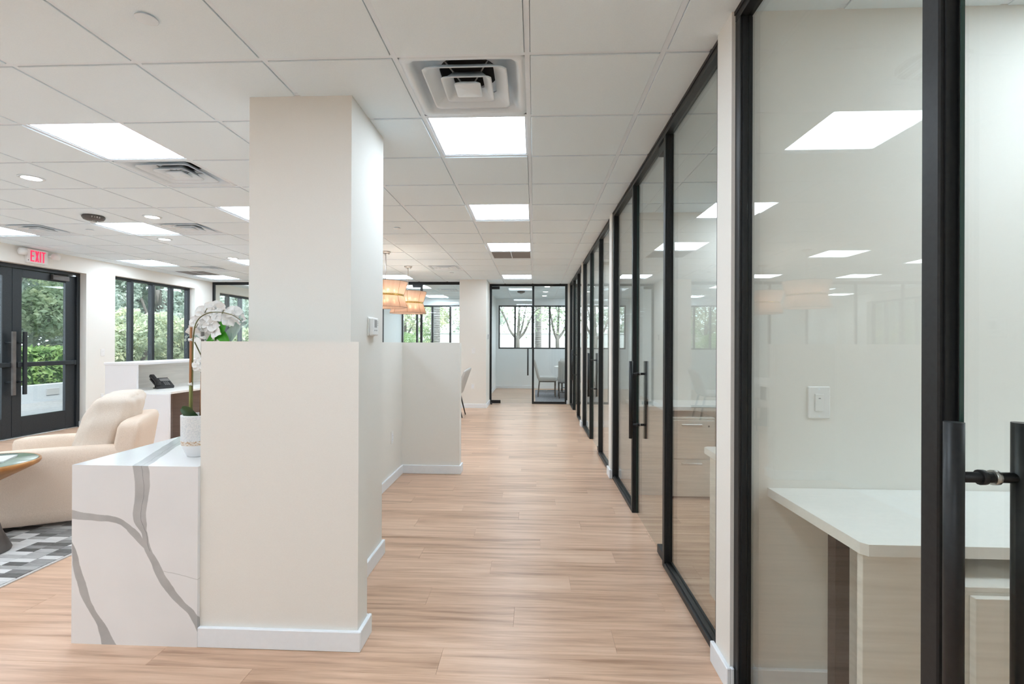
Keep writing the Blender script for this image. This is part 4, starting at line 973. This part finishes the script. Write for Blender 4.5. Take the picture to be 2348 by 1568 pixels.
# ------------------------------------------------------------------ office furniture
def office_desk(yw, lab, front, cab_lab):
    """worktop along a partition whose face is at yw; front = -1 towards the camera, +1 away"""
    t = thing('office_desk', lab, 'desk', (0.912, yw, 0))
    f = front; dp = 0.55
    if f < 0: poly = [(0, -0.002, 0.755), (2.0, -0.002, 0.755), (2.0, -dp, 0.755), (0.026, -dp, 0.755), (0.012, -dp + 0.018, 0.755)]
    else: poly = [(0.01, 0.002, 0.755), (2.0, 0.002, 0.755), (2.0, 0.62, 0.755), (0.03, 0.62, 0.755), (0.01, 0.60, 0.755)]
    o = MB().prism(poly, (0, 0, 0.033)).build('worktop', 'worktop', t)
    if f < 0:
        B(0.022, 0.236, -dp + 0.02, -dp + 0.045, 0, 0.754, ch=0.001).build('front_panel', 'laminate', t)
        B(0.115, 0.162, -0.245, -0.20, 0, 0.754, ch=0.001).build('support_post', 'walnut', t)
        B(1.95, 1.975, -dp + 0.02, -0.02, 0, 0.754, ch=0.001).build('side_panel', 'laminate', t)
        c = thing('file_cabinet', cab_lab, 'cabinet', (1.158, yw - dp - 0.065, 0))
        B(0, 0.42, 0.02, 0.575, 0.012, 0.685, ch=0.002).build('carcass', 'laminate', c)
        B(0.0, 0.42, 0.018, 0.58, 0.685, 0.70, ch=0.002).build('top_panel', 'laminate', c)
        for z0, z1 in ((0.02, 0.34), (0.346, 0.677)):
            dr = B(0.012, 0.412, 0.0, 0.0195, z0, z1, ch=0.0015).build('drawer', 'laminate', c)
            B(0.125, 0.30, -0.022, 0.0, z1 - 0.045, z1 - 0.028, ch=0.003).build('handle', 'pull', dr)
        MB().tube([(0.36, -0.003, 0.63), (0.36, 0.0, 0.63)], 0.008, 10).build('lock', 'blackplastic', c)
    else:
        B(0.04, 0.065, 0.03, 0.60, 0, 0.754, ch=0.001).build('side_panel', 'laminate', t)
        B(1.95, 1.975, 0.03, 0.60, 0, 0.754, ch=0.001).build('side_panel', 'laminate', t)
office_desk(1.985, 'white built-in desk in the nearest office below the light switch', -1, 'pale two-drawer cabinet under the desk of the nearest office')
office_desk(5.005, 'white built-in desk against the far wall of the second office', -1, 'pale two-drawer cabinet standing in the second office')
office_desk(2.135, 'white desk corner just behind the nearest pier in second office', 1, '')

# ------------------------------------------------------------------ pendants
def pendant(x, y, lab):
    t = thing('pendant_lamp', lab, 'pendant lamp', (x, y, 0), group='peach drum pendant lamps')
    MB().lathe([(0.001, CEIL - 0.028), (0.055, CEIL - 0.028), (0.068, CEIL - 0.018), (0.068, CEIL - 0.006), (0.001, CEIL - 0.006)], 24).build('canopy', 'steel', t)
    for q in range(3): MB().lathe([(0.001, -0.05), (0.006, -0.048), (0.007, -0.026), (0.001, -0.026)], 8, (0.045 * math.cos(q * 2.1), 0.045 * math.sin(q * 2.1), CEIL)).build('knob', 'steel', t)
    MB().tube([(0, 0, 1.95), (0, 0, CEIL - 0.02)], 0.006, 10).build('rod', 'steel', t)
    s_ = MB().lathe([(0.305, 1.845), (0.252, 2.018), (0.309, 2.212), (0.307, 2.212), (0.2495, 2.018), (0.303, 1.845)], 56, closed=True); s_.build('shade', 'shade', t)
    MB().lathe([(0.2515, 2.008), (0.257, 2.008), (0.257, 2.034), (0.2515, 2.034)], 48, closed=True).build('band', 'gold', t)
    for r_, z in ((0.3055, 1.845), (0.3095, 2.212)): MB().lathe([(r_ - 0.002, z - 0.002), (r_ + 0.002, z - 0.002), (r_ + 0.002, z + 0.002), (r_ - 0.002, z + 0.002)], 48, closed=True).build('shade_ring', 'pewter', t)
    for q in range(8):
        a = q * PI / 4 + 0.2
        MB().tube([(0.3065 * math.cos(a), 0.3065 * math.sin(a), 1.847), (0.2535 * math.cos(a), 0.2535 * math.sin(a), 2.018), (0.3105 * math.cos(a), 0.3105 * math.sin(a), 2.21)], 0.0022, 5).build('seam', 'bronzerim', t)
    for q in range(4):
        a = q * PI / 2 + 0.5
        MB().tube([(0, 0, 2.02), (0.13 * math.cos(a), 0.13 * math.sin(a), 2.02)], 0.005, 6).build('arm', 'steel', t)
        for z0, s2 in ((2.03, 1), (2.01, -1)):
            c = (0.13 * math.cos(a), 0.13 * math.sin(a), z0 + s2 * 0.06)
            MB().lathe([(0.001, -0.028), (0.016, -0.022), (0.021, 0.0), (0.016, 0.022), (0.001, 0.028)], 14, c).build('bulb', 'bulb', t)
pendant(-2.13, 7.05, 'nearer peach hourglass pendant lamp partly hidden by the column')
pendant(-2.16, 8.43, 'farther peach hourglass pendant lamp with gold band')

# ------------------------------------------------------------------ dining chairs and table beyond the half wall
def dining_chair(x, y, rz, lab):
    t = thing('dining_chair', lab, 'chair', (x, y, 0), rz, group='light grey chairs at the table under the pendants')
    MB().rbox(0.23, 0.235, 0.045, 0.04, (0.02, 0, 0.455), 6, (0, 0, 0.012)).build('seat', 'greyfab', t)
    V = MB()
    def bend(q):
        u = q.y / 0.24; zz = (q.z - 0.48) / 0.40
        return Vector((q.x - 0.24 - 0.14 * zz + 0.07 * u * u, q.y * (1.05 - 0.12 * zz), q.z - 0.05 * u * u * zz))
    V.rbox(0.026, 0.24, 0.235, 0.024, (0, 0, 0.66), 7, xf=bend); V.build('backrest', 'greyfab', t)
    for a in (-1, 1):
        MB().tube([(0.19, a * 0.17, 0.42), (0.225, a * 0.21, 0.0)], [0.016, 0.009], 10).build('leg', 'black', t)
        MB().tube([(-0.17, a * 0.17, 0.42), (-0.27, a * 0.21, 0.0)], [0.016, 0.009], 10).build('leg', 'black', t)
dining_chair(-1.55, 9.06, PI, 'light grey chair with black legs peeking past the far half wall')
dining_chair(-1.60, 7.65, PI, 'light grey chair hidden behind the cubicle half wall by the table')
dining_chair(-2.85, 8.1, 0, 'light grey chair across the table hidden behind the half wall')
t = thing('dining_table', 'oval white table under the pendant lamps behind the half wall', 'table', (-2.2, 7.9, 0))
pv = [(0.52 * math.cos(q * PI / 24) * (1 - 0.0), 1.25 * math.sin(q * PI / 24), 0.72) for q in range(48)]
MB().prism(pv, (0, 0, 0.03)).build('table_top', 'worktop', t)
for y in (-0.6, 0.6): MB().lathe([(0.001, 0.72), (0.06, 0.72), (0.045, 0.5), (0.06, 0.1), (0.22, 0.02), (0.22, 0.0), (0.001, 0.0)], 24, (0, y, 0)).build('pedestal', 'black', t)

# ------------------------------------------------------------------ end room chairs
def side_chair(x, y, rz, lab):
    t = thing('side_chair', lab, 'chair', (x, y, 0.0095), rz, group='pale chairs in the end room')
    MB().rbox(0.235, 0.22, 0.055, 0.035, (0.01, 0, 0.44), 6, (0, 0, 0.01)).build('seat', 'greyfab', t)
    def rec(q): return Vector((q.x - (q.z - 0.42) * 0.25, q.y, q.z))
    MB().rbox(0.032, 0.22, 0.25, 0.028, (-0.20, 0, 0.66), 6, (0.006, 0, 0.006), xf=rec).build('backrest', 'greyfab', t)
    for k in range(7):
        yy = -0.18 + k * 0.06
        MB().tube([rec(Vector((-0.238, yy, 0.46))), rec(Vector((-0.239, yy, 0.86)))], 0.004, 5).build('channel', 'greyfab', t)
    for a in (-1, 1):
        B(0.19, 0.215, a * 0.19 - 0.0125, a * 0.19 + 0.0125, 0, 0.39, ch=0.002).build('leg', 'pewter', t)
        MB().tube([(-0.19, a * 0.19, 0.39), (-0.23, a * 0.19, 0.0)], 0.013, 8).build('leg', 'pewter', t)
        B(-0.205, 0.19, a * 0.19 - 0.008, a * 0.19 + 0.008, 0.12, 0.136).build('stretcher', 'pewter', t)
    B(-0.01, 0.006, -0.182, 0.182, 0.12, 0.136).build('stretcher', 'pewter', t)
    B(-0.21, 0.21, -0.2, 0.2, 0.365, 0.385).build('seat_frame', 'pewter', t)
tag(B(0.03, 2.0, YE + 0.12, 14.2, 0, 0.009, ch=0.002).build('grey_floor_sheet', 'floorgrey'), 'added grey sheet giving the end room floor its grey tone', 'rug')  # added sheet, stands in for a grey exposure cast over the wood floor
side_chair(0.33, 12.55, 0.0, 'pale chair seen from the side through the end glass panel')
side_chair(0.80, 12.25, PI / 2, 'pale channel-back chair seen from behind in the end room')
side_chair(0.95, 13.55, -PI / 2, 'pale chair on the far side of the end room table')
t = thing('meeting_table', 'round white table between the end room chairs', 'table', (1.05, 12.92, 0.009))
MB().lathe([(0.001, 0.71), (0.52, 0.71), (0.53, 0.72), (0.52, 0.735), (0.001, 0.735)], 40).build('table_top', 'worktop', t)
MB().lathe([(0.001, 0.71), (0.05, 0.71), (0.045, 0.1), (0.25, 0.02), (0.25, 0), (0.001, 0)], 24).build('pedestal', 'pewter', t)

# ------------------------------------------------------------------ outdoors
struct('ground', B(-60, 60, -40, 70, -0.3, -0.14), 'earth', 'planted ground around the building', 'ground')
pvg = B(-11.0, XW - 0.2, -2, 22, -0.14, -0.03)
pav = struct('pavement', pvg, 'stucco', 'pale paved walk outside the entrance', 'pavement')
pm = B(-0.295, 0.295, -0.295, 0.295, -0.03, 0.0, ch=0.006).mesh('paver', 'paver')
for a in range(6):
    for b in range(14): inst(pm, 'paver', pav, (-7.58 - a * 0.6, 5.8 + b * 0.6 + (a % 2) * 0.3, 0))
t = thing('planter_wall', 'low white planter wall in front of the clipped hedge', 'planter', (-11.0, 0, 0))
B(-0.18, 0, 0, 24, -0.14, 0.37, ch=0.01).build('wall_body', 'stucco', t)
B(0.001, 0.02, 10.75, 11.05, 0.12, 0.27, ch=0.004).build('vent_cover', 'grey', t)

def leaves(n, sampler, size, seed):
    rnd = random.Random(seed); V = []; F = []
    for k in range(n):
        c = Vector(sampler(rnd)); s_ = size * rnd.uniform(0.6, 1.3)
        d = Vector((rnd.gauss(0, 1), rnd.gauss(0, 1), rnd.gauss(0, 0.8))).normalized()
        a = Vector((rnd.gauss(0, 1), rnd.gauss(0, 1), rnd.gauss(0, 1))); u = d.cross(a).normalized(); n_ = u.cross(d)
        o = len(V)
        V += [c - d * s_ * 0.5, c + u * s_ * 0.26 + n_ * s_ * 0.08, c + d * s_ * 0.5, c - u * s_ * 0.26 + n_ * s_ * 0.08]
        F += [(o, o + 1, o + 2), (o, o + 2, o + 3)]
    mb = MB(); mb.v = [tuple(v) for v in V]; mb.f = F; mb.sm = [False] * len(F); return mb
def clump(rx, ry, rz, cz, lumps=14, seed=1):
    rl = random.Random(seed * 3 + 1); L = []
    for _ in range(lumps):
        a, z = rl.uniform(0, 2 * PI), rl.uniform(-0.85, 0.9); q = math.sqrt(max(0, 1 - z * z)) * rl.uniform(0.45, 0.85)
        L.append((rx * q * math.cos(a), ry * q * math.sin(a), cz + rz * z * 0.8, rl.uniform(0.3, 0.5)))
    def samp(r):
        x, y, z, s_ = r.choice(L); g = Vector((r.gauss(0, 1), r.gauss(0, 1), r.gauss(0, 1))).normalized() * r.uniform(0.6, 1.0) ** 0.5
        return (x + g.x * rx * s_, y + g.y * ry * s_, z + g.z * rz * s_ * 0.8)
    return samp
def tree(name, lab, loc, rx, ry, rz, cz, mat, n, size, seed, trunk=0.10, group='trees outside the window wall', cat='tree'):
    t = thing(name, lab, cat, loc, group=group)
    o = leaves(n, clump(rx, ry, rz, cz, seed=seed), size, seed).build('crown', mat, t, recalc=False); o['kind'] = 'stuff'
    r_ = random.Random(seed)
    if trunk:
        MB().tube(arc([(0, 0, -0.14), (r_.uniform(-.1, .1), 0.05, cz * 0.4), (r_.uniform(-.2, .2), -0.05, cz)]), trunk, 8).build('trunk', 'bark', t)
        for k in range(5):
            a = r_.uniform(0, 2 * PI)
            MB().tube(arc([(0, 0, cz * r_.uniform(0.35, 0.7)), (rx * 0.3 * math.cos(a), ry * 0.3 * math.sin(a), cz * 0.95), (rx * 0.6 * math.cos(a), ry * 0.6 * math.sin(a), cz + rz * 0.4)]), [trunk * 0.5] * 8 + [trunk * 0.3] * 9, 6).build('branch', 'bark', t)
# hedge behind the planter wall
def hedge(y0, y1, lab, seed):
    t = thing('clipped_hedge', lab, 'hedge', (-11.84, 0, 0), group='clipped hedges along the planter wall')
    def s1(r):
        f = r.random()
        if f < 0.55: return (0.5 + r.gauss(0, 0.03), r.uniform(y0, y1), r.uniform(0.3, 1.17))
        if f < 0.85: return (r.uniform(-0.5, 0.5), r.uniform(y0, y1), 1.15 + r.gauss(0, 0.03))
        return (r.uniform(-0.5, 0.5), r.choice((y0, y1)), r.uniform(0.3, 1.17))
    o = leaves(int((y1 - y0) * 620), s1, 0.13, seed).build('foliage', 'fol2', t, recalc=False); o['kind'] = 'stuff'
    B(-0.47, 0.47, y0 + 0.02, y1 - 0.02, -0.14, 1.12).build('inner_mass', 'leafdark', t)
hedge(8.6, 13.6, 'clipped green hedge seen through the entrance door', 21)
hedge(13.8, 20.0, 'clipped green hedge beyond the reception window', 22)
tree('leafy_tree', 'leafy tree filling the upper glass of the entrance door', (-13.6, 11.9, 0), 1.9, 1.9, 2.4, 3.3, 'fol1', 15000, 0.17, 31)
tree('leafy_tree', 'leafy tree standing behind the first one near the entrance', (-14.6, 14.8, 0), 2.2, 2.2, 2.8, 3.4, 'fol3', 14000, 0.18, 32)
tree('leafy_tree', 'leafy tree left of the entrance hidden by the door leaf', (-13.4, 9.0, 0), 1.8, 1.6, 2.2, 3.2, 'fol1', 5000, 0.17, 33)
tree('leafy_tree', 'tall grey-green tree behind the reception window', (-13.6, 17.4, 0), 2.2, 2.4, 2.9, 3.2, 'fol3', 16000, 0.17, 34)
tree('leafy_tree', 'grey-green tree seen through the left glass room windows', (-12.6, 21.0, 0), 2.4, 2.4, 3.0, 3.4, 'fol3', 13000, 0.18, 35)
tree('leafy_tree', 'large tree far behind the entrance hedge', (-18.0, 15.0, 0), 3.2, 3.0, 3.2, 3.6, 'fol3', 12000, 0.28, 51)
tree('leafy_tree', 'large tree far behind the reception window shrubs', (-17.6, 20.4, 0), 3.2, 3.0, 3.2, 3.6, 'fol3', 12000, 0.28, 52)
tree('leafy_tree', 'large tree far behind the left glass room windows', (-16.5, 26.0, 0), 3.4, 3.2, 3.4, 3.8, 'fol3', 12000, 0.30, 53)
tree('flowering_shrub', 'yellow-green shrub directly outside the reception window', (-9.6, 11.7, 0), 0.75, 1.1, 1.0, 1.2, 'fol4', 9000, 0.10, 36, 0.03, 'shrubs outside the window wall', 'shrub')
tree('flowering_shrub', 'yellow-green shrub behind the middle panes of reception window', (-9.9, 13.7, 0), 0.8, 1.1, 1.05, 1.25, 'fol4', 9000, 0.10, 37, 0.03, 'shrubs outside the window wall', 'shrub')
tree('flowering_shrub', 'shrub outside the left glass room windows behind the orchid', (-9.8, 16.3, 0), 0.9, 1.3, 1.0, 1.2, 'fol4', 7000, 0.11, 38, 0.03, 'shrubs outside the window wall', 'shrub')

# boundary wall, palms and trees beyond the far windows
t = thing('boundary_wall', 'white garden boundary wall behind the palm trunks', 'wall', (0, 24.2, 0))
B(-16, 14, 0, 0.25, -0.14, 1.78, ch=0.01).build('wall_body', 'wallwhite', t)
B(-16, 14, -0.03, 0.28, 1.78, 1.84, ch=0.01).build('coping', 'wallwhite', t)
def palm(x, y, r_, h_, lab, seed):
    t = thing('palm_tree', lab, 'palm', (x, y, 0), group='palm trees outside the far windows')
    prof = []; z = -0.14; rn = random.Random(seed)
    while z < h_:
        q = r_ * (1 - 0.25 * z / h_); prof += [(q * 1.05, z), (q * 1.0, z + 0.05), (q * 0.97, z + 0.075)]; z += 0.085
    MB().lathe(prof, 18).build('trunk', 'palmbark', t)
    for k in range(11):
        a = k * 2 * PI / 11 + rn.uniform(-.2, .2); frond(t, (0, 0, h_), a, 2.2, rn.uniform(0.2, 1.0), rn)
def frond(t, base_, a, ln, rise, rn, wd=0.34):
    c, s_ = math.cos(a), math.sin(a); bx, by, bz = base_
    P = arc([(bx, by, bz), (bx + c * ln * 0.4, by + s_ * ln * 0.4, bz + rise * ln * 0.42), (bx + c * ln * 0.75, by + s_ * ln * 0.75, bz + rise * ln * 0.45), (bx + c * ln, by + s_ * ln, bz + rise * ln * 0.2)], 7)
    mb = MB(); mb.tube(P, [0.014 * (1 - 0.8 * i / len(P)) for i in range(len(P))], 5)
    side = Vector((-s_, c, 0))
    for i in range(3, len(P) - 1):
        d = (P[i + 1] - P[i - 1]).normalized(); s2 = math.sin(PI * i / len(P)) ** 0.5
        for sg in (-1, 1):
            tip = P[i] + side * sg * wd * s2 + d * wd * 0.5 - Vector((0, 0, wd * 0.35))
            w_ = d * 0.022
            mb.add([P[i] - w_, P[i] + w_, tip], [(0, 1, 2)])
    mb.build('frond', 'folfrond', t, recalc=False)
palm(-3.72, 18.6, 0.19, 5.2, 'thick ringed palm trunk behind the meeting room window', 1)
palm(0.16, 19.6, 0.135, 5.6, 'pale palm trunk behind the end room window', 2)
t = thing('young_palm', 'bushy young palm at the edge of the meeting room window', 'palm', (-4.75, 18.2, -0.14))
rn = random.Random(9)
for k in range(26): frond(t, (rn.uniform(-.12, .12), rn.uniform(-.12, .12), 0.9), rn.uniform(0, 2 * PI), rn.uniform(1.0, 1.7), rn.uniform(0.5, 1.9), rn, 0.30)
MB().tube([(0, 0, 0), (0, 0, 0.95)], [0.12, 0.10], 10).build('trunk', 'palmbark', t)
def bare_tree(x, y, lab, stems, seed, nleaf=260):
    t = thing('sparse_tree', lab, 'tree', (x, y, -0.14), group='sparse trees outside the far windows')
    rn = random.Random(seed); tips = []
    MB().tube(arc([(0, 0, 0), (0.02, 0, 0.9), (0.0, 0, 1.75)]), [0.085 - 0.001 * k for k in range(17)], 10).build('trunk', 'bark', t)
    for dx, dz, r_ in stems:
        P = arc([(0, 0, 1.6), (dx * 0.35, rn.uniform(-.15, .15), 1.6 + dz * 0.25), (dx * 0.6, rn.uniform(-.2, .2), 1.6 + dz * 0.6), (dx, rn.uniform(-.3, .3), 1.6 + dz)], 6)
        MB().tube(P, [r_ * (1 - 0.6 * k / len(P)) for k in range(len(P))], 8).build('branch', 'bark', t)
        tips += P[8:]
        for k in range(4):
            b = P[rn.randrange(6, len(P))]; e = b + Vector((rn.uniform(-.5, .5), rn.uniform(-.4, .4), rn.uniform(0.1, 0.5)))
            MB().tube([b, (b + e) / 2 + Vector((0.04, 0, 0.03)), e], [0.012, 0.009, 0.005], 5).build('twig', 'bark', t); tips += [e, (b + e) / 2]
    o = leaves(nleaf, lambda r: r.choice(tips) + Vector((r.gauss(0, .22), r.gauss(0, .2), r.gauss(0, .2))), 0.11, seed).build('crown', 'fol1', t, recalc=False); o['kind'] = 'stuff'
bare_tree(-0.60, 18.0, 'many-stemmed tree behind the middle panes of the end room window', [(-0.75, 1.3, 0.05), (0.12, 1.9, 0.06), (0.75, 1.2, 0.05), (0.45, 1.7, 0.04)], 3)
bare_tree(0.85, 18.4, 'sparse leafy tree behind the end room window near the glass post', [(-0.4, 1.5, 0.05), (0.1, 1.9, 0.06), (0.7, 1.4, 0.05)], 4, 700)
bare_tree(-2.70, 18.3, 'slim tree beside the palm trunk at the meeting room window', [(0.1, 1.8, 0.05), (0.4, 1.4, 0.03)], 5, 320)
for x, y, mt, sd, lab in ((-5.6, 21.5, 'fol4', 41, 'bright green shrub beyond the meeting room window'), (-3.0, 26.5, 'fol3', 42, 'pale tree above the boundary wall behind the palm trunk'), (-6.2, 26.8, 'fol4', 43, 'pale green tree above the boundary wall behind the pendants')):
    tree('leafy_tree', lab, (x, y, 0), 1.7, 1.3, 1.5, 2.3, mt, 3000, 0.16, sd, 0.07, 'trees outside the far windows')
